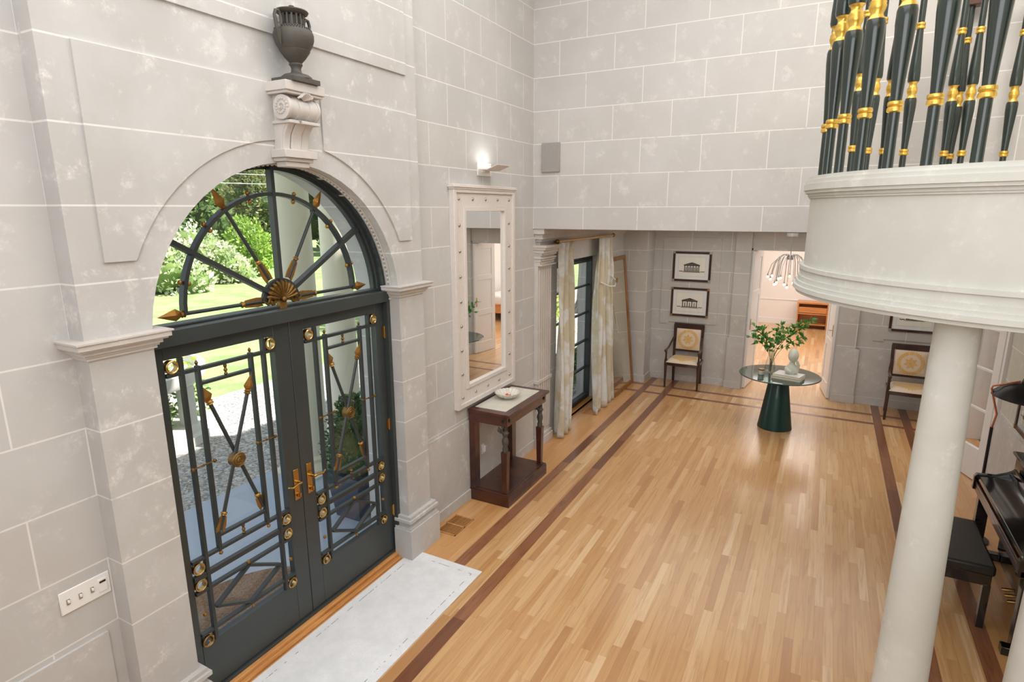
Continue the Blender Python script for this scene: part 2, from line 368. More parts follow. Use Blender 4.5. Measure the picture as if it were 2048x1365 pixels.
# ------------------------------------------------------------------ mesh helpers
class B:
    def __init__(s): s.v = []; s.f = []
    def add(s, vs, fs):
        o = len(s.v); s.v += [tuple(v) for v in vs]; s.f += [tuple(i+o for i in f) for f in fs]; return s
    def box(s, a, b, M=None):
        (x0, y0, z0), (x1, y1, z1) = a, b
        vs = [Vector(p) for p in ((x0,y0,z0),(x1,y0,z0),(x1,y1,z0),(x0,y1,z0),(x0,y0,z1),(x1,y0,z1),(x1,y1,z1),(x0,y1,z1))]
        if M is not None: vs = [M @ v for v in vs]
        return s.add(vs, [(0,3,2,1),(4,5,6,7),(0,1,5,4),(1,2,6,5),(2,3,7,6),(3,0,4,7)])
    def taper(s, c0, h0, c1, h1):   # rectangular bar from centre c0 (half sizes h0) to c1
        vs = []
        for c, h in ((c0, h0), (c1, h1)):
            for a, b in ((-1,-1),(1,-1),(1,1),(-1,1)): vs.append((c[0]+a*h[0], c[1]+b*h[1], c[2]))
        return s.add(vs, [(3,2,1,0),(4,5,6,7),(0,1,5,4),(1,2,6,5),(2,3,7,6),(3,0,4,7)])
    def tube(s, pts, r, n=10, cap=True):
        pts = [Vector(p) for p in pts]; m = len(pts)
        rs = r if isinstance(r, (list, tuple)) else [r]*m
        vs = []; prev = None
        for i, p in enumerate(pts):
            t = (pts[min(i+1, m-1)]-pts[max(i-1, 0)]).normalized()
            if prev is None: a = Vector((0, 0, 1)) if abs(t.z) < .9 else Vector((1, 0, 0))
            else: a = prev
            u = (a - t*a.dot(t)); 
            if u.length < 1e-6: u = t.orthogonal()
            u.normalize(); w_ = t.cross(u); prev = u
            for k in range(n):
                th = 2*PI*k/n; vs.append(p+rs[i]*(math.cos(th)*u+math.sin(th)*w_))
        fs = [(i*n+k, i*n+(k+1) % n, (i+1)*n+(k+1) % n, (i+1)*n+k) for i in range(m-1) for k in range(n)]
        if cap: fs += [tuple(range(n))[::-1], tuple(range((m-1)*n, m*n))]
        return s.add(vs, fs)
    def bar(s, a, b, w_, d, up_=(1, 0, 0)):   # rectangular bar a->b
        a, b = Vector(a), Vector(b); t = (b-a).normalized(); u = Vector(up_); u = (u-t*u.dot(t)).normalized(); v = t.cross(u)
        vs = [p+su*u*d/2+sv*v*w_/2 for p in (a, b) for su, sv in ((-1,-1),(1,-1),(1,1),(-1,1))]
        return s.add(vs, [(3,2,1,0),(4,5,6,7),(0,1,5,4),(1,2,6,5),(2,3,7,6),(3,0,4,7)])
    def lathe(s, prof, c=(0, 0, 0), n=24, axis='z', a0=0, a1=2*PI):
        full = abs(a1-a0-2*PI) < 1e-6; k = n if full else n+1; vs = []
        for r, z in prof:
            for i in range(k):
                th = a0+(a1-a0)*i/n; x, y = r*math.cos(th), r*math.sin(th)
                p = (x, y, z) if axis == 'z' else ((z, x, y) if axis == 'x' else (x, z, y))
                vs.append((c[0]+p[0], c[1]+p[1], c[2]+p[2]))
        m = len(prof); fs = []
        for j in range(m-1):
            for i in range(n if full else n):
                a, b = i, (i+1) % k
                fs.append((j*k+a, j*k+b, (j+1)*k+b, (j+1)*k+a))
        if full and prof[0] != prof[-1]:
            if prof[0][0] > 1e-5: fs.append(tuple(range(k))[::-1])
            if prof[-1][0] > 1e-5: fs.append(tuple(range((m-1)*k, m*k)))
        return s.add(vs, fs)
    def sphere(s, c, r, n=12, sc=(1, 1, 1)):
        vs = []; m = max(5, n//2)
        for j in range(m+1):
            ph = PI*j/m
            for i in range(n):
                th = 2*PI*i/n; vs.append((c[0]+r*sc[0]*math.sin(ph)*math.cos(th), c[1]+r*sc[1]*math.sin(ph)*math.sin(th), c[2]+r*sc[2]*math.cos(ph)))
        return s.add(vs, [(j*n+i, (j+1)*n+i, (j+1)*n+(i+1) % n, j*n+(i+1) % n) for j in range(m) for i in range(n)])
    def prism(s, poly, h0, h1, plane='xy'):   # polygon extruded along the remaining axis
        n = len(poly); m = {'xy': lambda a, b, h: (a, b, h), 'yz': lambda a, b, h: (h, a, b), 'xz': lambda a, b, h: (a, h, b)}[plane]
        vs = [m(a, b, h0) for a, b in poly]+[m(a, b, h1) for a, b in poly]
        return s.add(vs, [tuple(range(n))[::-1], tuple(range(n, 2*n))]+[(i, (i+1) % n, n+(i+1) % n, n+i) for i in range(n)])
    def grid(s, rows):
        m, n = len(rows), len(rows[0]); vs = [p for r in rows for p in r]
        return s.add(vs, [(j*n+i, j*n+i+1, (j+1)*n+i+1, (j+1)*n+i) for j in range(m-1) for i in range(n-1)])
    def build(s, name, mat, parent=None, loc=(0, 0, 0), bevel=0, smooth=35, solid=0, sub=0, kind=None):
        me = bpy.data.meshes.new(name); me.from_pydata(s.v, [], s.f); me.update()
        o = bpy.data.objects.new(name, me); COL.objects.link(o); o.location = loc
        me.materials.append(MAT[mat] if isinstance(mat, str) else mat)
        import bmesh
        bm = bmesh.new(); bm.from_mesh(me); bmesh.ops.recalc_face_normals(bm, faces=bm.faces); bm.to_mesh(me); bm.free()
        if smooth:
            me.shade_smooth(); me.set_sharp_from_angle(angle=R(smooth))
        if solid:
            q = o.modifiers.new('solid', 'SOLIDIFY'); q.thickness = solid; q.offset = 0
        if bevel:
            q = o.modifiers.new('bevel', 'BEVEL'); q.width = bevel; q.segments = 2; q.limit_method = 'ANGLE'; q.angle_limit = R(50)
        if sub:
            q = o.modifiers.new('sub', 'SUBSURF'); q.levels = sub; q.render_levels = sub
        if parent: o.parent = parent
        if kind: o['kind'] = kind
        return o
def ring_yz(b, x0, x1, y0, y1, z0, z1, w_, M=None):
    for q in (((x0, y0, z0), (x1, y0+w_, z1)), ((x0, y1-w_, z0), (x1, y1, z1)), ((x0, y0+w_, z0), (x1, y1-w_, z0+w_)), ((x0, y0+w_, z1-w_), (x1, y1-w_, z1))): b.box(*q, M)
def tag(o, label=None, cat=None, group=None, kind=None):
    if label: o['label'] = label
    if cat: o['category'] = cat
    if group: o['group'] = group
    if kind: o['kind'] = kind
    return o
def thing(name, loc, label, cat, group=None, kind=None, rz=0):
    o = bpy.data.objects.new(name, None); COL.objects.link(o); o.location = loc; o.rotation_euler = (0, 0, rz); o.empty_display_size = .1
    return tag(o, label, cat, group, kind)
def dup(o, parent=None):
    c = o.copy(); COL.objects.link(c)
    if parent: c.parent = parent
    for ch in [q for q in bpy.data.objects if q.parent == o]: dup(ch, c)
    return c
def struct(b, name, mat, label, cat, **kw):
    o = b.build(name, mat, **kw); return tag(o, label, cat, kind='structure')

# ------------------------------------------------------------------ the setting
WT = 5.8
struct(B().box((0, -1.6, -.12), (4.98, 10.0, 0)), 'floor', 'floor', 'polished oak strip floor with dark walnut border strips', 'floor')
def arch_strip(b, x0, x1, yc, zc, r, y0, y1, z1, n=28):
    """wall between an arch of radius r and the top z1, thickness x0..x1"""
    pts = [(yc-r*math.cos(PI*i/n), zc+r*math.sin(PI*i/n)) for i in range(n+1)]
    for i in range(n):
        (ya, za), (yb, zb) = pts[i], pts[i+1]
        b.add([(x0, ya, za), (x0, yb, zb), (x0, yb, z1), (x0, ya, z1), (x1, ya, za), (x1, yb, zb), (x1, yb, z1), (x1, ya, z1)],
              [(0, 1, 2, 3), (7, 6, 5, 4), (4, 5, 1, 0), (3, 2, 6, 7)])
YC, ZC, RA = 2.605, 2.22, .95
bl = B()
bl.box((-.3, -1.6, -.12), (0, YC-RA, WT)); bl.box((-.3, YC+RA, -.12), (0, 6.85, WT))
arch_strip(bl, -.3, 0, YC, ZC, RA, YC-RA, YC+RA, WT)
bl.box((-.3, 6.85, -.12), (0, 8.35, .03)); bl.box((-.3, 6.85, 2.24), (0, 8.35, WT)); bl.box((-.3, 8.35, -.12), (0, 10.2, WT))
bl.box((-.3, YC-RA, -.12), (0, YC+RA, 0))
struct(bl, 'wall_left', 'wall_y', 'grey ashlar-painted left wall around the entrance doors and window', 'wall', smooth=0)
# projecting door surround with arch
bs = B()
bs.box((0, 1.355, 2.24), (.12, YC-RA, WT)); bs.box((0, YC+RA, 2.24), (.12, 3.86, WT))
arch_strip(bs, 0, .12, YC, ZC, RA, YC-RA, YC+RA, WT)
bs.box((0, 1.36, 0), (.12, YC-RA, 2.26)); bs.box((0, YC+RA, 0), (.12, 3.86, 2.26))
# raised fields: spandrels and upper panel
def spandrel(b, side):
    rr = 1.075; n = 16; y_in = YC-.115 if side < 0 else YC+.265; top = 3.60
    y_out = 1.485 if side < 0 else 3.735
    a_lo = math.asin((2.665-ZC)/rr)
    a_hi = math.acos((YC-y_in)/rr*-side*-1 if side < 0 else (y_in-YC)/rr)
    arc = []
    for i in range(n+1):
        a = a_lo+(a_hi-a_lo)*i/n
        arc.append((YC+side*rr*math.cos(a), ZC+rr*math.sin(a)))
    for i in range(n):
        (ya, za), (yb, zb) = arc[i], arc[i+1]
        b.add([(.12, ya, za), (.12, yb, zb), (.12, yb, top), (.12, ya, top), (.132, ya, za), (.132, yb, zb), (.132, yb, top), (.132, ya, top)],
              [(0, 1, 2, 3), (7, 6, 5, 4), (4, 5, 1, 0), (3, 2, 6, 7), (1, 5, 6, 2), (4, 0, 3, 7)])
    yo = arc[0][0]
    b.box((.12, min(y_out, yo), 2.665), (.132, max(y_out, yo), top))
spandrel(bs, -1); spandrel(bs, 1)
bs.box((.12, 1.485, 3.86), (.135, 3.735, 5.4))
# pilaster bases
for ya, yb in ((1.36, YC-RA), (YC+RA, 3.86)):
    yl, yr = (ya-.055, yb+.05) if ya < 2 else (ya-.05, yb+.055)
    bs.box((0, yl, 0), (.175, yr, .27)); bs.box((0, yl+.012, .27), (.165, yr-.012, .29))
    bs.box((0, yl+.03, .29), (.145, yr-.03, .335)); bs.box((0, yl+.006, .335), (.17, yr-.006, .36)); bs.box((0, yl+.022, .36), (.155, yr-.022, .385))
struct(bs, 'trim_1', 'ring', 'projecting stone door surround with pilasters, arch and raised panels', 'trim', smooth=0)
# impost caps
bi = B()
for ya, yb in ((1.36, YC-RA), (YC+RA, 3.86)):
    for z0, z1, e in ((2.235, 2.25, .012), (2.25, 2.262, .02), (2.262, 2.282, .032), (2.282, 2.292, .05), (2.292, 2.318, .062), (2.318, 2.326, .07)):
        bi.box((0, ya-e, z0), (.12+e, yb+e, z1))
struct(bi, 'trim_2', 'mould', 'stepped impost mouldings capping the two door pilasters', 'trim', smooth=0)
# beaded arch moulding on the reveal
bb = B(); n = 90
for i in range(n+1):
    a = PI*i/n; bb.sphere((.035, YC-(RA-.006)*math.cos(a), ZC+(RA-.006)*math.sin(a)), .011, 6)
n = 40
pts = [(.05, YC-(RA-.004)*math.cos(PI*i/n), ZC+(RA-.004)*math.sin(PI*i/n)) for i in range(n+1)]
bb.tube(pts, .006, 6); bb.tube([(.02, p[1], p[2]) for p in pts], .006, 6)
struct(bb, 'trim_3', 'mould', 'beaded plaster moulding round the inside of the door arch', 'trim')

# header wall above the opening to the far room, beam and ceilings
bh = B().box((0, 6.156, 2.68), (4.98, 6.55, WT))
struct(bh, 'wall_back', 'wall_x', 'tall ashlar-painted wall above the wide opening to the far room', 'wall', smooth=0)
bc = B().box((0, -1.6, WT), (4.98, 6.55, WT+.2))
struct(bc, 'ceiling', 'ceil', 'white hall ceiling', 'ceiling', smooth=0)
bc = B().box((0, 6.55, 2.66), (4.72, 10.2, 2.9))
struct(bc, 'ceiling', 'plain', 'low grey ceiling of the far room', 'ceiling', smooth=0)
bn = B().box((-.3, -1.8, -.12), (5.2, -1.6, WT))
struct(bn, 'wall_front', 'plain', 'hall wall behind the viewer', 'wall', smooth=0)
brw = B().box((4.98, -1.6, -.12), (5.18, 5.95, WT)); brw.box((4.72, 5.95, -.12), (5.18, 6.55, WT)); brw.box((4.72, 6.55, -.12), (4.95, 7.5, 2.9))
brw.box((4.72, 7.5, 2.2), (4.95, 9.05, 2.9)); brw.box((4.72, 9.05, -.12), (4.95, 10.2, 2.9))
struct(brw, 'wall_right', 'wall_y2', 'pale stone-painted right wall with a side doorway', 'wall', smooth=0)
# far wall with bedroom doorway
DX0, DX1, DZ = 1.955, 3.265, 2.29
bf = B().box((0, 10.0, -.12), (DX0, 10.2, 2.7)); bf.box((DX1, 10.0, -.12), (4.72, 10.2, 2.7)); bf.box((DX0, 10.0, DZ), (DX1, 10.2, 2.7))
bf.box((0, 9.6, 0), (.42, 10.0, 2.66))
for x0, x1 in ((1.72, DX0), (DX1, 3.52)):
    bf.box((x0, 9.955, .84), (x1, 10.0, 2.66))
struct(bf, 'wall_far', 'wall_x2', 'far stone-painted wall with pilasters beside the bedroom doorway', 'wall', smooth=0)
bp = B()   # raised fields with stepped corners
for x0, x1 in ((.57, 1.50), (3.72, 4.62)):
    n_ = .19
    for a, b in (((x0, 9.988, .985), (x0+.14, 10.0, 2.44)), ((x0+.14, 9.988, 1.02), (x1-.0, 10.0, 2.44))):
        bp.box(a, b)
    e = .008
for x0, x1 in ((1.5, 1.52), (.555, .57)):
    pass
struct(bp, 'trim_4', 'wall_x2', 'shallow raised wall panels behind the framed engravings', 'trim', smooth=0)
bd = B()   # dado
bd.box((.42, 9.975, 0), (1.70, 10.0, .84)); bd.box((3.54, 9.975, 0), (4.72, 10.0, .84))
bd.box((1.70, 9.93, 0), (DX0, 10.0, .84)); bd.box((DX1, 9.93, 0), (3.57, 10.0, .84))
bd.box((0, 3.92, 0), (.014, 6.16, .84)); bd.box((0, .2, 0), (.014, 1.30, .84)); bd.box((4.705, 6.0, 0), (4.72, 7.38, .84))
bd.box((0, 9.585, 0), (.435, 9.6, .84)); bd.box((.42, 9.6, 0), (.435, 9.975, .84))
bd.box((0, 8.35, 0), (.014, 9.585, .84))
struct(bd, 'trim_5', 'plain', 'plain grey dado band along the lower walls', 'trim', smooth=0)
bb = B()
for a, b in (((.45, 9.955, 0), (1.69, 9.975, .12)), ((3.58, 9.955, 0), (4.70, 9.975, .12)), ((1.69, 9.91, 0), (DX0, 9.93, .12)), ((DX1, 9.91, 0), (3.58, 9.93, .12)),
             ((0, 9.565, 0), (.455, 9.585, .12)), ((.435, 9.585, 0), (.455, 9.955, .12)), ((.014, 3.92, 0), (.03, 6.16, .11)), ((.014, .2, 0), (.03, 1.30, .11)), ((.014, 8.35, 0), (.03, 9.565, .11)), ((4.69, 6.0, 0), (4.705, 7.38, .12))):
    bb.box(a, b)
struct(bb, 'baseboard_far', 'plain', 'pale stone baseboard along the walls', 'baseboard', bevel=.004, smooth=0)
# cornice along the left wall of the far room
bc = B()
for z0, z1, d in ((2.50, 2.53, .03), (2.53, 2.56, .06), (2.56, 2.62, .10), (2.62, 2.66, .13)): bc.box((0, 6.55, z0), (d, 9.6, z1))
for z0, z1, d in ((2.49, 2.53, .04), (2.53, 2.56, .07), (2.56, 2.62, .10), (2.62, 2.68, .13)): bc.box((0, 6.30-d, z0), (d, 6.55, z1))
struct(bc, 'trim_6', 'mould', 'stepped cornice under the ceiling beside the window', 'trim', smooth=0)
# fluted pilaster at the opening
pt = thing('fluted_pilaster', (0, 6.375, 0), 'fluted stone pilaster with carved capital left of the window', 'pilaster', kind='structure'); pt.name = 'trim_7'
b = B().box((0, -.19, .12), (.05, .19, 2.26))
for k in range(6):
    y = -.15+k*.06; b.box((.05, y-.017, .2), (.062, y+.017, 2.2))
b.box((0, -.21, 0), (.09, .21, .1)); b.box((0, -.2, .1), (.075, .2, .14)); b.box((0, -.205, .82), (.07, .205, .86))
b.build('shaft', 'mould', pt, bevel=.003, smooth=0)
b = B()
for z0, z1, e in ((2.25, 2.265, .03), (2.265, 2.30, .012), (2.30, 2.335, .02), (2.335, 2.35, .035), (2.35, 2.375, .02), (2.375, 2.40, .03), (2.40, 2.44, .045), (2.44, 2.465, .06), (2.465, 2.49, .07)):
    b.box((0, -.17-e*.7, z0), (.05+e*1.7, .19+e*.5, z1))
for k in range(9):
    b.sphere((.088, -.15+k*.0425, 2.318), .013, 8); b.sphere((.10, -.15+k*.0425, 2.388), .018, 8); b.sphere((.075, -.15+k*.0425, 2.285), .012, 8)
b.build('capital', 'mould', pt)

# oak threshold
b = B().box((-.12, YC-RA, 0), (.03, YC+RA, .045)); b.box((.03, YC-RA, 0), (.065, YC+RA, .02))
struct(b, 'trim_8', 'oak2', 'honey oak threshold board under the entrance doors', 'trim', bevel=.006, smooth=0)

# ------------------------------------------------------------------ entrance door frame and fanlight (window_1)
w1 = thing('window_1', (0, YC, 2.29), 'arched fanlight with crossed gilt arrows above the black doors', 'window', kind='structure')
def loc(b, dx=0, dy=0, dz=0):
    b.v = [(x-dx, y-dy, z-dz) for x, y, z in b.v]; return b
n = 40; b = B()
ro, ri = RA-.012, .885
zc2 = ZC+.03
for (rr0, rr1, xa, xb) in ((ro, .925, -.12, -.0), (.925, .905, -.12, -.045), (.905, .888, -.11, -.07)):
    for i in range(n):
        a, c = PI*i/n, PI*(i+1)/n; q = []
        for x in (xa, xb):
            for (rad, th) in ((rr0, a), (rr1, a), (rr1, c), (rr0, c)):
                q.append((x, YC-(.949 if rad == ro else rad)*math.cos(th), ((ZC+.949*math.sin(th)) if rad == ro else (zc2+rad*math.sin(th)))))
        b.add(q, [(3,2,1,0),(4,5,6,7),(0,1,5,4),(1,2,6,5),(2,3,7,6),(3,0,4,7)])
loc(b, 0, YC, 2.29).build('frame', 'frame', w1, smooth=30)
b = B().box((-.12, YC-.95, 2.2), (.03, YC+.95, 2.285)); b.box((-.12, YC-.93, 2.285), (-.04, YC+.93, 2.30))
loc(b, 0, YC, 2.29).build('transom_rail', 'frame', w1, bevel=.004)
b = B(); poly = [(YC-.88*math.cos(PI*i/30), zc2+.04+.85*math.sin(PI*i/30)) for i in range(31)]
b.prism(poly, -.088, -.082, 'yz'); loc(b, 0, YC, 2.29).build('glass_pane', 'glass', w1, smooth=0)
XG = -.055; CY, CZ = 2.592, 2.342
def pol(rad, deg, x=XG): return (x, CY-rad*math.cos(R(deg)), CZ+rad*math.sin(R(deg)))
b = B()
for i in range(32):
    a, c = 180*i/32, 180*(i+1)/32; q = []
    for x in (XG-.02, XG+.02):
        for rad, th in ((.662, a), (.64, a), (.64, c), (.662, c)): q.append(pol(rad, th, x))
    b.add(q, [(3,2,1,0),(4,5,6,7),(0,1,5,4),(1,2,6,5),(2,3,7,6),(3,0,4,7)])
loc(b, 0, YC, 2.29).build('arc_bar', 'iron', w1)
for deg, ln in ((30, .86), (90, .86), (150, .84)):
    b = B().bar(pol(.1, deg), pol(ln, deg), .026, .045); loc(b, 0, YC, 2.29).build('spoke', 'iron', w1)
def arrow(parent, tip, tail, off, x, shaft_r=.011, head=.085, hw=.032, fl=.085, base=(0, 0, 0), nm='arrow'):
    """round shaft, gilded leaf-shaped head at tip, gilded fletching at tail"""
    tip, tail = Vector(tip), Vector(tail); d = (tail-tip).normalized(); s_ = Vector((1, 0, 0)).cross(d)
    def L(b): return loc(b, *base)
    h0 = tip+d*head
    sh = L(B().tube([h0, tail-d*fl*.0], shaft_r, 10)).build('arrow', 'iron', parent)
    hb = B(); e = h0+d*.004
    hb.add([tip, tip+d*head*.78+s_*hw, e+s_*hw*.4, e-s_*hw*.4, tip+d*head*.78-s_*hw, tip+d*head*.75+Vector((.012, 0, 0)), tip+d*head*.75-Vector((.012, 0, 0))],
           [(0, 1, 5), (1, 2, 5), (2, 3, 5), (3, 4, 5), (4, 0, 5), (1, 0, 6), (2, 1, 6), (3, 2, 6), (4, 3, 6), (0, 4, 6)])
    L(hb).build('arrowhead', 'bronze', sh, smooth=0)
    L(B().tube([h0-d*.002, h0+d*.006, h0+d*.012, h0+d*.02, h0+d*.026], [shaft_r*1.1, shaft_r*1.9, shaft_r*1.2, shaft_r*1.9, shaft_r*1.1], 12)).build('collar', 'bronze', sh)
    t0 = tail-d*fl; fb = B()
    for sg in (1, -1):
        p = [t0+s_*sg*.004, t0+d*.012+s_*sg*.022, t0+d*fl*.75+s_*sg*.03, t0+d*fl+s_*sg*.026+d*.012, t0+d*fl+s_*sg*.004]
        q = [v-Vector((.004, 0, 0)) for v in p]+[v+Vector((.004, 0, 0)) for v in p]
        fb.add(q, [(4,3,2,1,0),(5,6,7,8,9)]+[(i, (i+1) % 5, 5+(i+1) % 5, 5+i) for i in range(5)])
    L(fb).build('fletching', 'bronze', sh, smooth=0)
    L(B().tube([t0-d*.02, t0-d*.012, t0-d*.006, t0], [shaft_r*1.2, shaft_r*1.8, shaft_r*1.3, shaft_r*1.5], 12)).build('collar', 'bronze', sh)
    return sh
for deg in (0.3, 59, 121, 179.7):
    arrow(w1, pol(.80, deg), pol(.15, deg), 0, XG, base=(0, YC, 2.29), head=.13, hw=.034, fl=.125)
for deg in (15, 45, 75, 105, 135, 165):
    b = B().sphere(pol(.675, deg), .014, 10).sphere(pol(.625, deg), .014, 10); b.tube([pol(.675, deg), pol(.625, deg)], .006, 6)
    loc(b, 0, YC, 2.29).build('finial', 'bronze', w1)
# shell boss
b = B().lathe([(0, -.01), (.145, -.01), (.145, .012), (0, .012)], (XG, CY, CZ-.012), 32, 'x', 0, PI)
loc(b, 0, YC, 2.29).build('boss_plate', 'iron', w1)
b = B()
for k in range(11):
    a = 12+k*15.6; b.tube([pol(.015, a, XG+.02), pol(.06, a, XG+.032), pol(.105, a, XG+.026), pol(.118, a, XG+.014)], [.004, .011, .0155, .008], 8)
for sg in (-1, 1):
    sp = [(XG+.026, CY+sg*(.085+.03*math.cos(t*.7)*(1-t/14)), CZ-.01+.028*math.sin(t*.7)*(1-t/14)) for t in range(12)]
    b.tube(sp, .008, 6); b.tube([(XG+.022, CY+sg*.03, CZ), (XG+.024, CY+sg*.12, CZ-.02), (XG+.02, CY+sg*.15, CZ+.004)], [.008, .009, .005], 6)
b.sphere((XG+.03, CY, CZ-.0), .02, 10)
loc(b, 0, YC, 2.29).build('shell', 'bronze_dk', w1)
b = B().box((XG-.01, CY-.028, CZ-.06), (XG+.02, CY+.028, CZ-.016)); loc(b, 0, YC, 2.29).build('bracket_foot', 'bronze', w1)

# jambs
b = B().box((-.12, YC-RA, .045), (.028, YC-RA+.035, 2.2)); b.box((-.12, YC+RA-.035, .045), (.028, YC+RA, 2.2)); b.box((-.12, YC-RA, .045), (.0, YC+RA, .062))
struct(b, 'trim_9', 'frame', 'charcoal door jambs and sill of the entrance', 'trim', bevel=.003, smooth=0)

# ------------------------------------------------------------------ entrance door leaves
XL = -.022
def gy(y): return y*.987
def gz(z): return 2.89-.987*(2.89-z)
def door_leaf(name, hinge_y, seam_y, gy0, gy1, label, side):
    """side -1: hinged at low y (left leaf), +1: hinged at high y"""
    d = thing(name, (0, hinge_y, .065), label, 'door', kind='structure'); bs_ = (0, hinge_y, .065)
    y0, y1 = min(hinge_y, seam_y), max(hinge_y, seam_y); z0, z1 = .066, 2.195; g0, g1 = gz(.345), gz(2.112)
    L = lambda b: loc(b, *bs_)
    b = B().box((-.07, y0, z0), (-.02, gy0, z1)).box((-.07, gy1, z0), (-.02, y1, z1)).box((-.07, gy0, z0), (-.02, gy1, g0)).box((-.07, gy0, g1), (-.02, gy1, z1))
    L(b).build('leaf_frame', 'frame', d, bevel=.003)
    b = B()
    for a, c in (((-.024, gy0-.0, g0), (-.012, gy0+.012, g1)), ((-.024, gy1-.012, g0), (-.012, gy1, g1)), ((-.024, gy0, g0), (-.012, gy1, g0+.012))): pass
    L(B().box((-.05, gy0, g0), (-.044, gy1, g1))).build('glass_pane', 'glass', d, smooth=0)
    c0 = (gy0+gy1)/2
    V1, V2 = gy(1.887-2.155), gy(1.981-2.155)
    def Y(dy): return c0+dy
    bars = [(Y(V1), gz(2.115), Y(V1), gz(.345), .021), (Y(-V1), gz(2.115), Y(-V1), gz(.345), .021), (Y(V2), gz(2.045), Y(V2), gz(.895), .021), (Y(-V2), gz(2.045), Y(-V2), gz(.895), .021),
            (gy0, gz(2.025), gy1, gz(2.025), .021), (Y(V2), gz(1.938), Y(-V2), gz(1.938), .018), (Y(V2), gz(.988), Y(-V2), gz(.988), .018), (gy0, gz(.902), gy1, gz(.902), .020),
            (gy0, gz(.793), gy1, gz(.793), .032), (gy0, gz(.698), gy1, gz(.698), .020), (gy0, gz(.421), gy1, gz(.421), .02)]
    for k, (ya, za, yb, zb, w_) in enumerate(bars):
        xo = XL+(.003 if k < 4 else 0)
        L(B().bar((xo, ya, za), (xo, yb, zb), w_, .03)).build('grille_bar', 'iron', d, bevel=.002)
    dm = [(Y(0), gz(.692)), (Y(.238), gz(.553)), (Y(.006), gz(.430)), (Y(-.232), gz(.552))]
    if True:
        dm = [(c0-.0+.0, gz(.690)), (c0+.238, gz(.553)), (c0, gz(.432)), (c0-.238, gz(.553))]
    b = B()
    for i in range(4):
        (a, z_), (c, zz) = dm[i], dm[(i+1) % 4]; b.bar((XL+.002*i, a, z_), (XL+.002*i, c, zz), .017, .03)
    L(b).build('diamond', 'iron', d)
    for (a, z_) in ((c0, gz(.715)), (c0, gz(.40)), (gy0+.035, gz(.55)), (gy1-.035, gz(.55)), (Y(V2), gz(.878)), (Y(-V2), gz(.878))):
        L(B().sphere((XL+.012, a, z_), .0125, 10)).build('ball', 'bronze', d)
    for a in (Y(V2), Y(-V2)):
        L(B().lathe([(.004, 0), (.009, .006), (.006, .012), (.010, .024), (.006, .032), (.0, .04)], (XL, a, gz(2.037)), 10)).build('finial', 'bronze_dk', d)
    for z_ in (gz(1.982), gz(.945)):
        L(B().lathe([(.006, -.036), (.011, -.026), (.006, -.016), (.012, -.004), (.006, .008), (.011, .022), (.006, .036)], (XL, c0, z_), 12)).build('baluster', 'bronze_dk', d)
    for a in (gy0+.036, gy1-.036):
        for z_ in (2.070, .850, .745, .367):
            L(B().lathe([(.026, -.018), (.037, -.018), (.037, .016), (.031, .02), (.026, .016), (.026, -.018)], (XL, a, gz(z_)), 24, 'x')).build('ring', 'brass', d)
    for sg in (-1, 1):
        a0, a1 = Y(sg*(-V1+.018)), Y(sg*(-V2-.025))
        b = B().tube([(XL+.02, a0, gz(1.462)), (XL+.02, a1, gz(1.466))], .0045, 8).sphere((XL+.02, a0, gz(1.462)), .012, 8).sphere((XL+.02, a1, gz(1.466)), .012, 8).sphere((XL+.02, (a0+a1)/2, gz(1.464)), .008, 8)
        L(b).build('tie_pin', 'bronze_dk', d)
        arrow(d, (XL+.004+.012*sg, Y(sg*.155), gz(1.918)), (XL+.004+.012*sg, Y(-sg*.160), gz(1.022)), 0, XL, .0115, .10, .036, .09, bs_)
    m_ = L(B().lathe([(0, -.022), (.046, -.022), (.046, .022), (.04, .028), (.034, .024), (.026, .03), (.018, .026), (.01, .032), (0, .03)], (XL+.006, Y(.004), gz(1.412)), 28, 'x')).build('medallion', 'bronze_dk', d)
    # handle
    hy = seam_y+side*.058*1.0 if side > 0 else seam_y-.045
    hy = seam_y+.062 if side > 0 else seam_y-.048
    hp = L(B().box((-.02, hy-.022, gz(.945)), (-.012, hy+.022, gz(1.168)))).build('handle', 'brass', d, bevel=.003)
    hz = gz(1.08)
    L(B().tube([(-.012, hy, hz), (.03, hy, hz)], .009, 10).tube([(.03, hy, hz), (.036, hy+side*.03, hz+.004), (.036, hy+side*.075, hz-.006), (.03, hy+side*.105, hz+.006)], [.010, .009, .008, .005], 10)).build('lever', 'brass', hp)
    L(B().tube([(-.012, hy, gz(.985)), (.006, hy, gz(.985))], .016, 14).box((.006, hy-.004, gz(.97)), (.016, hy+.004, gz(1.0)))).build('thumb_turn', 'brass', hp)
    if side > 0:
        for z_ in (1.945, 1.171, .395):
            L(B().tube([(-.012, hinge_y+.004, gz(z_)-.05), (-.012, hinge_y+.004, gz(z_)+.05)], .008, 10).box((-.019, hinge_y-.02, gz(z_)-.042), (-.016, hinge_y, gz(z_)+.042))).build('hinge', 'brass', d)
    return d
door_leaf('door_1', 1.692, 2.600, gy(1.798), gy(2.510), 'left leaf of the black glazed entrance doors with crossed gilt arrows', -1)
door_leaf('door_2', 3.518, 2.604, gy(2.755), gy(3.475), 'right leaf of the black glazed entrance doors, with the brass hinges', 1)

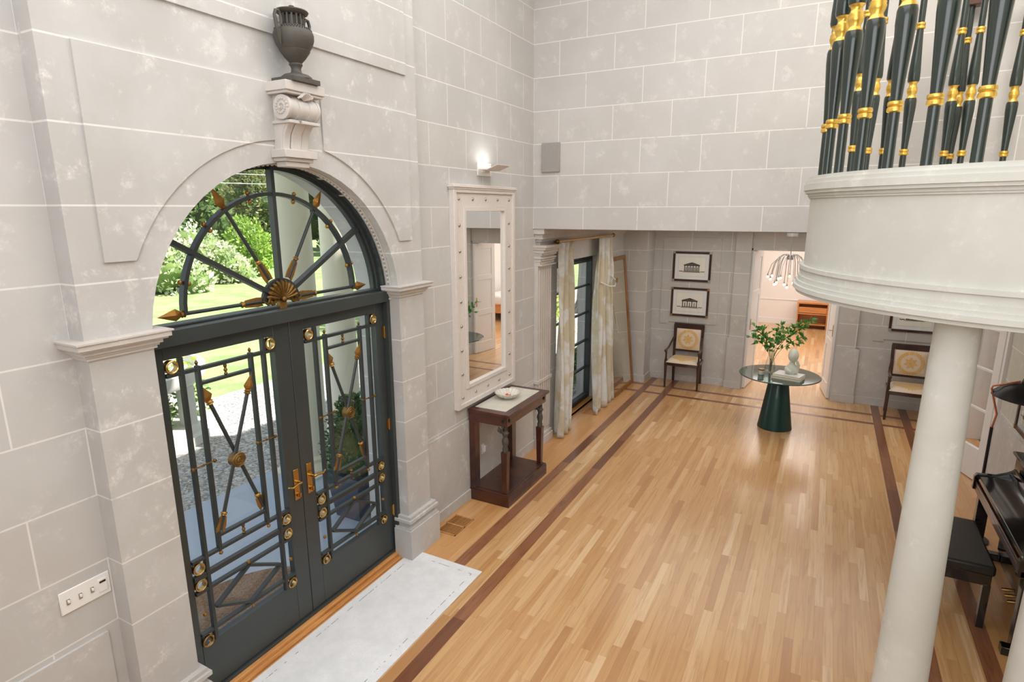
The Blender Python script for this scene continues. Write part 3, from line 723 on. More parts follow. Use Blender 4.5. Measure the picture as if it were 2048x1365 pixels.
# ------------------------------------------------------------------ balcony, columns, balustrade
BZ0, BZ1 = 2.458, 3.054
BC, BR = (3.92, 3.68), 1.03
def outline(e):
    pts = []
    r = BR+e
    for i in range(29):          # from x = wall side round the front to the left tangent
        a = R(-90+(-90)*i/28); pts.append((BC[0]+r*math.cos(a), BC[1]+r*math.sin(a)))
    pts += [(2.93-e, 4.4), (3.06-e*.8, 5.0), (3.36-e*.6, 5.4), (3.8-e*.4, 5.75), (4.15, 6.154), (4.978, 6.154), (4.978, BC[1]-r)]
    return pts
bal = thing('balcony', (3.92, 3.68, BZ0), 'curved stone balcony floor with moulded edges at upper right', 'balcony', kind='structure')
b = B()
for e, z0, z1 in ((.03, 2.458, 2.478), (.045, 2.478, 2.50), (.032, 2.50, 2.52), (.022, 2.52, 2.545), (.012, 2.545, 2.58), (.02, 2.58, 2.60)): b.prism(outline(e), z0, z1)
loc(b, 3.92, 3.68, BZ0).build('lower_moulding', 'balc', bal, smooth=40)
loc(B().prism(outline(0), 2.60, 2.955), 3.92, 3.68, BZ0).build('fascia', 'balc', bal, smooth=40)
b = B()
for e, z0, z1 in ((.008, 2.945, 2.955), (.014, 2.955, 2.97), (.028, 2.97, 2.985), (.036, 2.985, 3.015), (.028, 3.015, 3.035), (.016, 3.035, 3.054)): b.prism(outline(e), z0, z1)
loc(b, 3.92, 3.68, BZ0).build('upper_moulding', 'balc', bal, smooth=40)

def column(x, y, label):
    b = B().lathe([(.155, 0), (.155, .06), (.135, .07), (.14, .10), (.118, .125), (.110, .16), (.1085, .5), (.103, .9), (.092, 1.6), (.082, 2.2), (.079, BZ0)], (0, 0, 0), 48)
    o = b.build('stone_column', 'balc', loc=(x, y, 0), smooth=50); tag(o, label, 'column', 'stone columns under the balcony')
column(3.497, 2.9, 'pale stone column standing in front of the right armchair')
column(3.932, 2.80, 'stone column cut off by the lower right corner of the picture')

bst = thing('balustrade', (3.92, 3.68, BZ1), 'black and gilt turned balustrade round the curved balcony', 'balustrade')
def spindle_mesh():
    s1 = B().lathe([(.021, 0), (.021, .228)], n=20)
    s1.lathe([(.021, .268), (.024, .33), (.031, .45), (.0375, .56), (.038, .61), (.034, .625)], n=20)
    s1.lathe([(.034, .735), (.038, .75), (.0375, .80), (.031, .91), (.024, 1.03), (.021, 1.09)], n=20)
    s1.lathe([(.021, 1.13), (.021, 1.36)], n=20)
    g = []
    g.append(B().lathe([(.021, .225), (.029, .230), (.030, .238), (.028, .246), (.023, .248), (.029, .252), (.030, .26), (.028, .268), (.021, .271)], n=20))
    g.append(B().lathe([(.030, .612), (.034, .618), (.034, .628), (.026, .638), (.024, .648), (.031, .664), (.0345, .678), (.031, .686), (.033, .692), (.026, .706), (.023, .718), (.027, .728), (.034, .735), (.03, .742)], n=20))
    g.append(B().lathe([(.021, 1.087), (.029, 1.092), (.030, 1.10), (.028, 1.108), (.023, 1.11), (.029, 1.114), (.030, 1.122), (.028, 1.13), (.021, 1.133)], n=20))
    return s1, g
s1, g = spindle_mesh()
sp0 = s1.build('spindle', 'black_green', bst, smooth=50)
for q, nm in zip(g, ('gilt_ring', 'gilt_vase', 'gilt_ring')): q.build(nm, 'gold', sp0, smooth=50)
def rel(x, y): return (x-3.92, y-3.68, 0)
# positions measured on the curve: near rim, then the far rim by the back wall
near = []
ang = [-98.5, -108.3, -118.2, -128.2, -138, -147.8, -157.6, -167.4, -177.2, -187]
r_ = .985
for a in ang: near.append((BC[0]+r_*math.cos(R(a)), BC[1]+r_*math.sin(R(a))))
farp = [(3.085, 4.93), (3.185, 5.16), (3.29, 5.26), (3.43, 5.42), (3.60, 5.58), (3.715, 5.72), (3.80, 6.05), (3.83, 5.75), (4.13, 5.98), (4.35, 6.05)]
for k, (x, y) in enumerate(near+farp):
    s = sp0 if k == 0 else dup(sp0, bst)
    s.location = rel(x, y)
b = B(); path = [rel(*p)[:2]+(1.385,) for p in near]
b.tube([rel(BC[0]+r_*math.cos(R(a)), BC[1]+r_*math.sin(R(a)))[:2]+(1.385,) for a in range(-90, -194, -4)], .032, 10)
fp = [rel(*p)[:2]+(1.385,) for p in farp if p != (3.80, 6.05)]
b.tube([path[-1]]+fp, .032, 10)
b.build('handrail', 'mahog', bst)
B().box((-.05, -.05, 1.355), (.09, .05, 1.43)).build('rail_end', 'mahog', bst, bevel=.006).location = rel(3.80, 6.05)

# ------------------------------------------------------------------ corbel and urn over the door
cb = thing('scroll_corbel', (.12, 2.6, 3.17), 'pale stone scroll corbel over the centre of the door arch', 'corbel')
b = B()
b.box((0, -.145, .375), (.175, .145, .425)); b.box((0, -.135, .36), (.165, .135, .375))
b.build('top_slab', 'mould', cb, bevel=.003)
b = B()
for y0, y1, r in ((-.125, -.105, .066), (-.105, -.05, .058), (-.05, -.01, .062), (-.01, .03, .058), (.03, .09, .062), (.09, .105, .066)): b.lathe([(0, y0), (r, y0), (r, y1), (0, y1)], (.105, 0, .29), 28, 'y')
for k in range(30):
    a = k*.42; rr = .05*(1-k/32)
    b.sphere((.105+rr*math.cos(a), -.127, .29+rr*math.sin(a)), .007, 6)
b.box((0, -.1, .22), (.1, .1, .36))
b.build('scroll', 'mould', cb)
b = B()
prof = [(0, .22), (.15, .225), (.12, .20), (.085, .15), (.07, .08), (.075, .06), (0, .06)]
for y0, y1, e in ((-.1, -.055, 0), (-.05, .02, .008), (.025, .085, 0)):
    b.prism([(x+(e if x > 0 else 0), z) for x, z in prof], y0, y1, 'xz')
b.prism([(x*.8, z) for x, z in prof], -.105, .09, 'xz')
b.box((0, -.115, .205), (.15, -.04, .222)); b.box((0, -.03, .205), (.16, .105, .222))
b.build('shaft', 'mould', cb, bevel=.003)
b = B().box((0, -.135, .02), (.12, .105, .065)); b.box((0, -.12, .0), (.10, .09, .02)); b.box((0, -.1, -.03), (.085, .07, 0))
b.build('foot_block', 'mould', cb, bevel=.003)
b = B()
for k in range(9):
    a = R(-60+k*15); b.tube([(.15, .0, .335), (.178, .045*math.sin(a), .335+.035*math.cos(a)), (.16, .06*math.sin(a), .325+.055*math.cos(a)*.6)], [.005, .011, .005], 6)
b.build('shell', 'mould', cb)
ur = thing('lidded_urn', (.235, 2.595, 3.595), 'dark iron two-handled urn with pierced neck on the stone corbel', 'urn')
B().box((-.10, -.10, 0), (.085, .10, .028)).build('plinth', 'urn', ur, bevel=.002)
b = B().lathe([(.088, .028), (.086, .038), (.07, .05), (.04, .058), (.03, .066), (.027, .085), (.033, .10), (.038, .105), (.038, .112), (.034, .116), (.06, .145), (.085, .18), (.086, .184), (.084, .186), (.102, .215), (.112, .245), (.113, .27), (.105, .29), (.09, .305), (.075, .312), (.07, .316), (.066, .314)], n=36)
b.build('body', 'urn', ur, smooth=50)
b = B()
for k in range(16):
    a = 2*PI*k/16; b.box((-.004, -.005, .312), (.004, .005, .378), Matrix.Translation((.064*math.cos(a), .064*math.sin(a), 0)) @ Matrix.Rotation(a, 4, 'Z'))
b.lathe([(.05, .316), (.05, .37)], n=16)
b.build('pierced_neck', 'urn', ur)
b = B().lathe([(.068, .375), (.086, .384), (.092, .393), (.088, .398), (.06, .406), (.015, .41), (.012, .418), (.015, .426), (0, .43)], n=36)
b.build('lid', 'urn', ur, smooth=50)
for sg in (-1, 1):
    b = B().tube([(0, sg*.088, .30), (0, sg*.082, .33), (0, sg*.086, .36), (0, sg*.10, .378), (0, sg*.118, .374), (0, sg*.127, .35), (0, sg*.122, .32), (0, sg*.112, .275)], [.011, .009, .009, .0095, .0095, .0095, .010, .013], 10)
    b.sphere((0, sg*.108, .29), .02, 10, (1, .8, 1.1)); b.tube([(.01, sg*.112, .275), (.012, sg*.112, .24), (.008, sg*.103, .20)], [.018, .012, .004], 8)
    b.build('handle', 'urn', ur)
b = B()
for k in range(40):
    a = 2*PI*k/40
    for r_q, zz in ((.094, .303), (.1025, .294)):
        aa = a+(PI/40 if zz < .3 else 0); b.sphere((r_q*math.cos(aa), r_q*math.sin(aa), zz), .0034, 6)
b.build('pierced_dots', 'black', ur)
ur.scale = (.97, .97, .955)

# ------------------------------------------------------------------ left wall fittings
sc_ = thing('wall_sconce', (0, 5.06, 3.27), 'white angular uplight sconce glowing above the wall mirror', 'wall light')
B().box((0, -.125, -.06), (.014, .125, .062)).build('backplate', 'whiteplastic', sc_, bevel=.003)
b = B().prism([(.03, -.01), (.12, -.012), (.235, .03), (.235, .036), (.118, -.002), (.03, .0)], -.14, .10, 'xz'); b.box((.014, -.05, -.03), (.05, .03, -.004))
b.build('shade', 'frame_white', sc_, bevel=.001)
b = B().tube([(.07, -.10, .018), (.07, .07, .018)], .008, 10); b.build('lamp_tube', 'diffuser', sc_)
light('AREA', 'sconce_light', (.10, 5.05, 3.31), .55, (1, .97, .92), .08, (R(180), 0, 0), .2)
sp = B().box((.11, 6.13, 3.297), (.325, 6.156, 3.607)).build('wall_speaker', 'speaker', bevel=.004); tag(sp, 'grey flush speaker grille in the corner of the tall back wall', 'speaker')

mr = thing('wall_mirror', (0, 5.03, 1.02), 'tall mirror in a white studded frame above the console table', 'mirror')
y0, y1, h = -.58, .575, 2.07
b = B()
for a, c, x0, x1 in ((0, .045, 0, .055), (.045, .17, 0, .035), (.17, .21, 0, .048)):
    ring_yz(b, x0, x1, y0+a, y1-a, a, h-a, c-a)
for e, z_ in ((.01, 0), (.02, .015), (.012, .03)): b.box((0, y0-e, h+z_-.015), (.055+e, y1+e, h+z_))
b.build('frame', 'frame_white', mr, bevel=.003)
B().box((.005, y0+.2, .2), (.02, y1-.2, h-.2)).build('mirror_glass', 'mirror', mr, smooth=0)
st = [(y0+.105+(y1-y0-.21)*k/4, z_) for k in range(5) for z_ in (.10, h-.10)]+[(y_, .10+(h-.2)*k/8) for k in range(1, 8) for y_ in (y0+.105, y1-.105)]
s0 = None
for (y_, z_) in st:
    if s0 is None: s0 = B().lathe([(.016, 0), (.015, .006), (.009, .012), (0, .014)], (0, 0, 0), 10, 'x').build('stud', 'nickel', mr); o = s0
    else: o = dup(s0, mr)
    o.location = (.035, y_, z_)

ol = thing('wall_outlet', (0.014, 4.932, .45), 'white plug-in night light on the wall under the console', 'outlet')
B().box((0, -.022, -.055), (.012, .022, .055)).build('plate', 'whiteplastic', ol, bevel=.003)
B().box((.012, -.014, -.03), (.04, .014, .045)).build('plug', 'whiteplastic', ol, bevel=.006)
swp = thing('switch_plate', (0, 1.238, 1.095), 'wide white four-gang switch plate on the wall left of the doors', 'light switch')
B().box((0, -.11, -.058), (.008, .11, .058)).build('plate', 'whiteplastic', swp, bevel=.004)
for k in range(3):
    t = B().box((.008, -.084+k*.052, -.014), (.012, -.070+k*.052, .014)).build('toggle', 'nickel', swp)
    B().box((.010, -.081+k*.052, -.003), (.02, -.073+k*.052, .01)).build('lever', 'whiteplastic', t, bevel=.001)
dm_ = B().box((.008, .054, -.034), (.013, .094, .034)).build('dimmer', 'whiteplastic', swp, bevel=.002)
B().box((.013, .06, .014), (.0145, .088, .024)).build('display', 'black', dm_)
# small knob-like thermostat low behind the console at the pilaster
kb = B().tube([(.0, 6.12, .52), (.05, 6.12, .52)], .008, 8).sphere((.055, 6.12, .52), .014, 8).build('door_stop', 'nickel'); tag(kb, 'small metal doorstop peg on the wall beside the fluted pilaster', 'doorstop')

# ------------------------------------------------------------------ console table and bowl
ct = thing('console_table', (.0, 5.12, 0), 'dark mahogany console table with marble inset and bronze figure legs', 'console table')
B().box((.016, -.445, 0), (.465, .45, .115)).build('base', 'mahog', ct, bevel=.003)
B().box((.016, -.44, .115), (.46, .445, .13)).box((.04, -.41, .13), (.43, .42, .135)).build('base_top', 'mahog', ct, bevel=.003)
b = B().box((.016, -.44, .845), (.45, .445, .945)); b.build('apron', 'mahog', ct, bevel=.002)
b = B().box((.016, -.46, .945), (.485, .465, .975)); b.build('top', 'mahog', ct, bevel=.006)
B().box((.055, -.375, .9745), (.40, .39, .9785)).build('marble_inset', 'marble', ct, smooth=0)
for sg in (-1, 1):
    y = sg*.395
    B().box((.02, y-.045, .13), (.085, y+.045, .845)).build('leg', 'mahog', ct, bevel=.003)
    fl_ = B().taper((.405, y, .145), (.025, .025), (.405, y, .57), (.034, .034)).box((.375, y-.03, .13), (.435, y+.03, .145)).build('leg', 'mahog', ct, bevel=.003)
    b = B()   # bronze caryatid with raised wings
    b.lathe([(.028, .57), (.03, .60), (.022, .625), (.03, .65), (.034, .68), (.03, .70), (.02, .725), (.026, .745), (.034, .765), (.028, .785), (.012, .795), (.012, .802)], (.405, y, 0), 16)
    b.sphere((.405, y, .82), .02, 10, (1, .9, 1.15))
    for s2 in (-1, 1):
        b.tube([(.405, y+s2*.028, .775), (.40, y+s2*.05, .79), (.395, y+s2*.052, .82), (.40, y+s2*.03, .845)], [.009, .008, .007, .009], 8)
        b.tube([(.375, y+s2*.02, .77), (.36, y+s2*.04, .80), (.36, y+s2*.05, .84)], [.012, .02, .006], 8)
        b.sphere((.43, y+s2*.012, .765), .011, 8)
    b.lathe([(.02, .838), (.035, .845)], (.405, y, 0), 12)
    b.build('bronze_figure', 'bronze_dk', fl_)
    fl_.children[0].active_material = MAT['urn']
    bb_ = B().lathe([(.018, 0), (.018, .006), (.01, .009), (0, .009)], (.405, sg*.442, .9), 16, 'y') if sg > 0 else B().lathe([(.018, 0), (.018, -.006), (.01, -.009), (0, -.009)], (.405, -.438, .9), 16, 'y')
    bb_.build('rosette', 'blackmetal', ct)
    B().lathe([(.018, 0), (.018, .006), (.01, .009), (0, .009)], (.45, y, .9), 16, 'x').build('rosette', 'blackmetal', ct)
bw = thing('scalloped_bowl', (.215, 5.13, .9785), 'cream scalloped stone bowl on the console table', 'bowl')
rows = []
for (r, z) in ((.02, 0), (.05, 0), (.055, .006), (.10, .03), (.125, .055), (.132, .068), (.128, .07), (.118, .056), (.09, .03), (.05, .014), (.0001, .012)):
    rows.append([(r*(1+.05*(z > .004)*math.cos(18*2*PI*i/144))*math.cos(2*PI*i/144), r*(1+.05*(z > .004)*math.cos(18*2*PI*i/144))*math.sin(2*PI*i/144), z) for i in range(145)])
B().grid(rows).build('bowl', 'marble', bw, smooth=60)
ob = B()
for k, (dx, dy) in enumerate(((0, 0), (.02, .012), (-.016, .016), (.006, -.02))): ob.tube([(.215+dx-.02, 5.13+dy, .999+.004*k), (.215+dx, 5.135+dy, 1.004+.004*k), (.215+dx+.018, 5.128+dy, .999+.004*k)], [.004, .011, .004], 8)
o = ob.build('orange_trinket', simple('orange_enamel', srgb(222, 96, 48), .4)); tag(o, 'small orange trinket lying in the scalloped bowl', 'ornament')

# ------------------------------------------------------------------ rug, floor vents
rg = B().box((-.345, -1.05, 0), (.345, 1.05, .009)).build('entry_rug', 'rug', loc=(.427, 2.60, 0), bevel=.003, smooth=0); tag(rg, 'pale grey woven runner rug just inside the entrance doors', 'rug')
def vent(x0, x1, y0, y1, m1, label):
    v = thing('floor_vent', ((x0+x1)/2, (y0+y1)/2, 0), label, 'floor vent', 'wooden floor vents'); hx, hy = (x1-x0)/2, (y1-y0)/2
    B().box((-hx, -hy, .0005), (hx, hy, .0015)).build('slot_shade', 'black', v, smooth=0)  # black sheet under the slats stands in for the shade in the slots
    b = B().box((-hx, -hy, .001), (hx, -hy+.012, .006)).box((-hx, hy-.012, .001), (hx, hy, .006)).box((-hx, -.01, .001), (hx, .01, .006)).box((-hx, -hy, .001), (-hx+.008, hy, .006)).box((hx-.008, -hy, .001), (hx, hy, .006)); b.build('frame', m1, v, smooth=0)
    n = 20
    b = B()
    for k in range(n):
        y = -hy+.014+(2*hy-.028)*(k+.5)/n
        if abs(y) > .012: b.box((-hx, y-.0026, .001), (hx, y+.0026, .005))
    b.build('slats', m1, v, smooth=0)
vent(.07, .275, 4.0, 4.33, 'oak2', 'slatted wooden floor vent between the door pilaster and the console')
vent(.09, .27, 7.63, 7.89, 'oak2', 'slatted floor vent in the bright floor below the curtained window')

# ------------------------------------------------------------------ tall window, curtains, leaning mirror
w2 = thing('window_2', (0, 7.6, .03), 'tall black steel window with small panes between the curtains', 'window', kind='structure')
L = lambda b: loc(b, 0, 7.6, .03)
b = B()
ring_yz(b, -.16, -.08, 6.85, 8.35, .03, 2.24, .05); b.box((-.15, 7.57, .08), (-.09, 7.63, 2.19))
ring_yz(b, -.14, -.06, 6.90, 8.30, .08, 2.19, .04)
L(b).build('window_frame', 'iron', w2, bevel=.003, smooth=0)
for z in (.539, .962, 1.386, 1.80):
    for ya, yb in ((6.94, 7.57), (7.63, 8.26)): L(B().box((-.13, ya, z-.011), (-.09, yb, z+.011))).build('muntin', 'iron', w2, smooth=0)
L(B().box((-.112, 6.92, .12), (-.106, 8.28, 2.17))).build('glass_pane', 'glass', w2, smooth=0)
L(B().box((-.17, 6.85, .0), (.0, 8.35, .035))).build('sill', 'oak2', w2, smooth=0)
rd = thing('curtain_rod', (.12, 6.6, 2.515), 'gilt wooden curtain rod above the tall window', 'curtain rod')
B().tube([(0, 0, 0), (0, 2.05, 0)], .018, 12).build('pole', simple('pale_gilt', srgb(208, 178, 130), .4, .3), rd)
for y in (-.02, 2.07): B().sphere((0, y, 0), .03, 12).build('finial', 'bronze_dk', rd)
for y in (.08, 1.95): B().box((-.12, y-.012, -.02), (0, y+.012, .0)).build('bracket', 'bronze_dk', rd)
def curtain(name, label, levels, folds, nz=46, phase=0):
    """levels: (z, y0, y1, x centre, depth) from top to bottom"""
    rows = []
    zs = [l[0] for l in levels]
    for j in range(nz+1):
        z = zs[0]+(zs[-1]-zs[0])*j/nz
        for i in range(len(levels)-1):
            if levels[i][0] >= z >= levels[i+1][0]-1e-6: a, c = levels[i], levels[i+1]; break
        f = (a[0]-z)/(a[0]-c[0]) if a[0] != c[0] else 0; f = f*f*(3-2*f)
        y0, y1, xc, dp = [a[k]+(c[k]-a[k])*f for k in (1, 2, 3, 4)]
        row = []
        N = folds*14
        for i in range(N+1):
            s = i/N; wv = math.sin(2*PI*folds*s+phase+.5*math.sin(z*1.7))
            row.append((xc+dp*wv+.3*dp*math.sin(5*PI*s+z*2.1), y0+(y1-y0)*(s+.018*math.sin(4*PI*folds*s)), z))
        rows.append(row)
    t = thing(name, (xc, (levels[0][1]+levels[0][2])/2, 0), label, 'curtain', 'silk curtains at the tall window')
    o = loc(B().grid(rows), xc, (levels[0][1]+levels[0][2])/2, 0).build('panel', 'curtain', t, smooth=180, solid=.004)
    return t
cA = curtain('curtain', 'left silk curtain hanging straight beside the fluted pilaster', [(2.50, 6.64, 7.13, .12, .05), (2.40, 6.66, 7.10, .12, .035), (1.9, 6.64, 7.12, .13, .05), (1.0, 6.60, 7.08, .14, .06), (.012, 6.56, 7.02, .15, .07)], 3)
cB = curtain('curtain', 'right silk curtain gathered by a tieback next to the leaning mirror', [(2.50, 8.03, 8.56, .12, .04), (2.40, 8.04, 8.55, .12, .035), (1.95, 7.88, 8.52, .15, .05), (1.80, 7.84, 8.44, .16, .045), (1.65, 7.80, 8.46, .17, .05), (.9, 7.70, 8.44, .21, .055), (.012, 7.62, 8.44, .25, .055)], 4, phase=1.0)
xb, yb_ = .16, 8.265
b = B().tube([(.10-xb, 7.93-yb_, 1.88), (.20-xb, 8.02-yb_, 1.82), (.225-xb, 8.2-yb_, 1.80), (.19-xb, 8.38-yb_, 1.86), (.06-xb, 8.46-yb_, 1.93)], .010, 8); b.build('tieback', 'white', cB)
b = B().lathe([(0, 0), (.035, .002), (.04, .01), (.02, .016), (0, .018)], (.225-xb, 8.27-yb_, 1.88), 16, 'x'); b.build('rosette', 'bronze', cB)

lm = thing('leaning_mirror', (.27, 8.985, 0), 'tall wood-framed mirror leaning on the wall beside the curtain', 'mirror')
Mx = Matrix.Rotation(R(-6.0), 4, 'Y')
W2, HH, fr = .535, 2.17, .065
b = B()
ring_yz(b, -.02, .02, -W2, W2, 0, HH, fr, Mx)
b.build('frame', 'teak', lm, bevel=.004)
B().box((-.012, -W2+fr-.01, fr-.01), (.006, W2-fr+.01, HH-fr+.01), Mx).build('mirror_glass', 'mirror2', lm, smooth=0)

# ------------------------------------------------------------------ framed engravings
def temple(p, y, cx, cz, w_, seed):
    """small drawn portico: steps, columns, pediment, side trees"""
    ink = simple('ink_%d' % seed, srgb(70, 68, 60), .9) if 'ink' not in MAT else MAT['ink']; MAT['ink'] = ink
    b = B(); h = w_*.66; t0, t1 = y-.0015, y
    b.box((cx-w_/2, t0, cz-h*.42), (cx+w_/2, t1, cz-h*.36)); b.box((cx-w_*.54, t0, cz-h*.5), (cx+w_*.54, t1, cz-h*.45))
    n = 6 if seed == 1 else (4 if seed == 2 else 5)
    for k in range(n):
        x = cx-w_*.44+w_*.88*k/(n-1); b.box((x-.007, t0, cz-h*.36), (x+.007, t1, cz+h*.12))
        if k < n-1:
            xm = x+w_*.44/(n-1)
            if seed == 3: b.lathe([(0, t0), (.016, t0), (.016, t1), (0, t1)], (xm, 0, cz), 12, 'y'); b.box((xm-.012, t0, cz-h*.36), (xm+.012, t1, cz))
            else: b.box((xm-.006, t0, cz-h*.36), (xm+.006, t1, cz+h*.02))
    b.box((cx-w_/2, t0, cz+h*.12), (cx+w_/2, t1, cz+h*.24))
    if seed != 3: b.prism([(cx-w_/2, cz+h*.25), (cx+w_/2, cz+h*.25), (cx, cz+h*.48)], t0, t1, 'xz')
    else: b.box((cx-w_*.4, t0, cz+h*.24), (cx+w_*.4, t1, cz+h*.4))
    for sg in (-1, 1):
        for k in range(4): b.sphere((cx+sg*(w_*.58+k*.016), y, cz-h*.42+.004*(k % 2)), .009, 6, (1, .1, .8))
    b.build('engraving', ink, p, smooth=0)
def picture(xc, zc, y, w_, h, seed, corner, label, wall='y'):
    p = thing('framed_engraving', (xc, y, zc), label, 'picture', 'framed temple engravings')
    b = B(); f = .034; d = .022
    for q in (((-w_/2, -d, -h/2), (-w_/2+f, 0, h/2)), ((w_/2-f, -d, -h/2), (w_/2, 0, h/2)), ((-w_/2+f, -d, -h/2), (w_/2-f, 0, -h/2+f)), ((-w_/2+f, -d, h/2-f), (w_/2-f, 0, h/2))): b.box(*q)
    b.build('frame', 'chair', p, smooth=0)
    b = B()
    for sx in (-1, 1):
        for sz in (-1, 1): b.box((sx*(w_/2-f/2)-f/2-.001, -d-.003, sz*(h/2-f/2)-f/2-.001), (sx*(w_/2-f/2)+f/2+.001, 0, sz*(h/2-f/2)+f/2+.001))
    b.build('corner_mounts', corner, p, smooth=0)
    B().box((-w_/2+f, -.008, -h/2+f), (w_/2-f, -.002, h/2-f)).build('mat_board', simple('mat_board_%d' % seed, srgb(236, 240, 238), .7), p, smooth=0)
    b = B(); a, c = w_*.36, h*.335
    B().box((-w_*.335, -.0095, -h*.3), (w_*.335, -.008, h*.3)).build('print', simple('print_paper_%d' % seed, srgb(240, 238, 228), .8), p, smooth=0)
    for q in (((-a, -.009, -c), (-a+.002, -.008, c)), ((a-.002, -.009, -c), (a, -.008, c)), ((-a, -.009, -c), (a, -.008, -c+.002)), ((-a, -.009, c-.002), (a, -.008, c))): b.box(*q)
    b.build('ruled_border', 'speaker', p, smooth=0)
    temple(p, -.0096, 0, -.01, w_*.42 if seed != 3 else w_*.36, seed)
    B().box((-w_/2+f, -.0145, -h/2+f), (w_/2-f, -.0135, h/2-f)).build('glazing', 'glass', p, smooth=0)
    return p
picture(1.052, 1.966, 9.988, .615, .49, 1, 'nickel', 'upper of two temple engravings above the left armchair')
picture(1.052, 1.372, 9.988, .615, .485, 2, 'brass', 'lower of two temple engravings above the left armchair')
picture(4.20, 1.40, 9.988, .60, .49, 3, 'nickel', 'temple engraving half hidden by the balcony, above the right armchair')
pr = picture(0, 1.25, 0, .55, .45, 2, 'brass', 'black framed picture on the right wall behind the piano, cut by the picture edge')
pr.rotation_euler = (0, 0, R(-90)); pr.location = (4.705, 6.42, 1.14)

# ------------------------------------------------------------------ armchairs
def armchair(x, y, label, rz=0):
    c = thing('armchair', (x, y, 0), label, 'armchair', 'pair of mahogany armchairs', rz=rz)
    # front is -y; front legs at y=0, back legs at y=.46
    for sg in (-1, 1):
        B().tube([(sg*.262, 0, 0), (sg*.262, 0, .22), (sg*.262, 0, .40), (sg*.262, .0, .46), (sg*.262, 0, .50), (sg*.262, 0, .56), (sg*.262, 0, .60)], [.015, .02, .026, .024, .016, .014, .018], 12).build('front_leg', 'chair', c)
        b = B(); pts = [(sg*.225, .45, 0), (sg*.222, .42, .25), (sg*.222, .405, .45), (sg*.224, .405, .7), (sg*.23, .435, 1.0)]
        for i in range(4): 
            a, q = Vector(pts[i]), Vector(pts[i+1]); b.taper(a, (.02, .02), q, (.02, .02))
        b.build('back_leg', 'chair', c, bevel=.003)
        B().tube([(sg*.224, .41, .80), (sg*.232, .36, .775), (sg*.250, .26, .70), (sg*.262, .16, .645), (sg*.264, .04, .635), (sg*.264, -.03, .632)], [.013, .016, .017, .017, .018, .02], 10).sphere((sg*.264, -.035, .625), .026, 10).build('arm', 'chair', c)
    b = B().box((-.265, -.02, .375), (.265, .02, .435)); b.box((-.265, 0, .385), (-.235, .41, .435)); b.box((.235, 0, .385), (.265, .41, .435)); b.box((-.22, .385, .385), (.22, .41, .435))
    b.prism([(-.25, -.02), (-.12, -.045), (0, -.052), (.12, -.045), (.25, -.02)], .38, .43); b.build('seat_rail', 'chair', c, bevel=.003)
    rows = []
    for j in range(13):
        v = j/12
        rows.append([( (-.255+.51*i/14)*(1-.1*v), -.045+.43*v-.012*math.cos(PI*(i/14-.5)), .435+.062*(max(0, 1-abs(2*i/14-1)**6)*max(0, 1-abs(2*v-1)**6))**.5) for i in range(15)])
    b = B().grid(rows); b.add([(-.255, -.045, .43), (.255, -.045, .43), (.23, .385, .43), (-.23, .385, .43)], [(0, 1, 2, 3)])
    b.build('seat_cushion', 'dam_seat', c, smooth=60)
    Mb = Matrix.Translation((0, .405, .60)) @ Matrix.Rotation(R(-5), 4, 'X')
    B().box((-.245, -.024, .335), (.245, .02, .42), Mb).build('top_rail', 'chair', c, bevel=.004); B().box((-.215, -.015, -.055), (.215, .015, -.02), Mb).build('lower_rail', 'chair', c, bevel=.004)
    # upholstered back: local frame tilted
    ub = B(); rows = []
    for j in range(13):
        v = j/12; rows.append([Mb @ Vector((-.195+.39*i/12, -.02-.022*(max(0, 1-abs(2*i/12-1)**5)*max(0, 1-abs(2*v-1)**5))**.5, -.02+.35*v)) for i in range(13)])
    ub.grid([[tuple(p) for p in r] for r in rows]); ub.box((-.195, -.022, -.02), (.195, .02, .33), Mb)
    ub.build('back_cushion', 'dam_back', c, smooth=50)
    return c
armchair(1.085, 9.50, 'mahogany armchair with gold medallion silk, under the two engravings')
armchair(4.20, 9.34, 'mahogany armchair with wreath-patterned silk, partly hidden by the stone column')

# ------------------------------------------------------------------ round table and what stands on it
rtb = thing('round_table', (2.6, 8.33, 0), 'round smoked-glass table on a dark green conical base', 'table')
B().lathe([(.215, 0), (.217, .01), (.212, .03), (.115, .715), (.11, .725)], n=64).build('base', 'table_green', rtb, smooth=50)
B().lathe([(0, .725), (.495, .725), (.503, .731), (.503, .737), (.495, .742), (0, .742)], n=96).build('table_top', 'smoke', rtb, smooth=30)
vs = thing('glass_vase', (2.475, 8.36, .742), 'clear conical glass vase holding green leafy branches', 'vase')
B().lathe([(.0, .004), (.055, .004), (.062, .03), (.066, .075), (.058, .13), (.03, .26), (.026, .34), (.03, .36), (.027, .36), (.023, .34), (.027, .26), (.054, .13), (.062, .075), (.056, .03), (0, .014)], n=40).build('vessel', 'clear', vs, smooth=60)
br_ = thing('leafy_branches', (2.475, 8.36, .76), 'green leafy branches spreading out of the glass vase', 'branches')
rnd = random.Random(5); st_b = B(); lf = B()
def leafq(b, p, d, ln, wd, rr):
    d = Vector(d).normalized(); s_ = d.cross(Vector((rr.uniform(-1, 1), rr.uniform(-1, 1), rr.uniform(-1, 1)))).normalized(); n_ = d.cross(s_)
    p = Vector(p); b.add([p, p+d*ln*.4+s_*wd/2+n_*wd*.15, p+d*ln, p+d*ln*.4-s_*wd/2+n_*wd*.15, p+d*ln*.45], [(0, 1, 4), (1, 2, 4), (2, 3, 4), (3, 0, 4)])
def branch(p0, dirs, ln, n, r0):
    pts = [Vector(p0)]
    for k in range(n):
        f = k/(n-1); d = (Vector(dirs[0])*(1-f)+Vector(dirs[1])*f).normalized(); pts.append(pts[-1]+d*ln/n)
    return pts
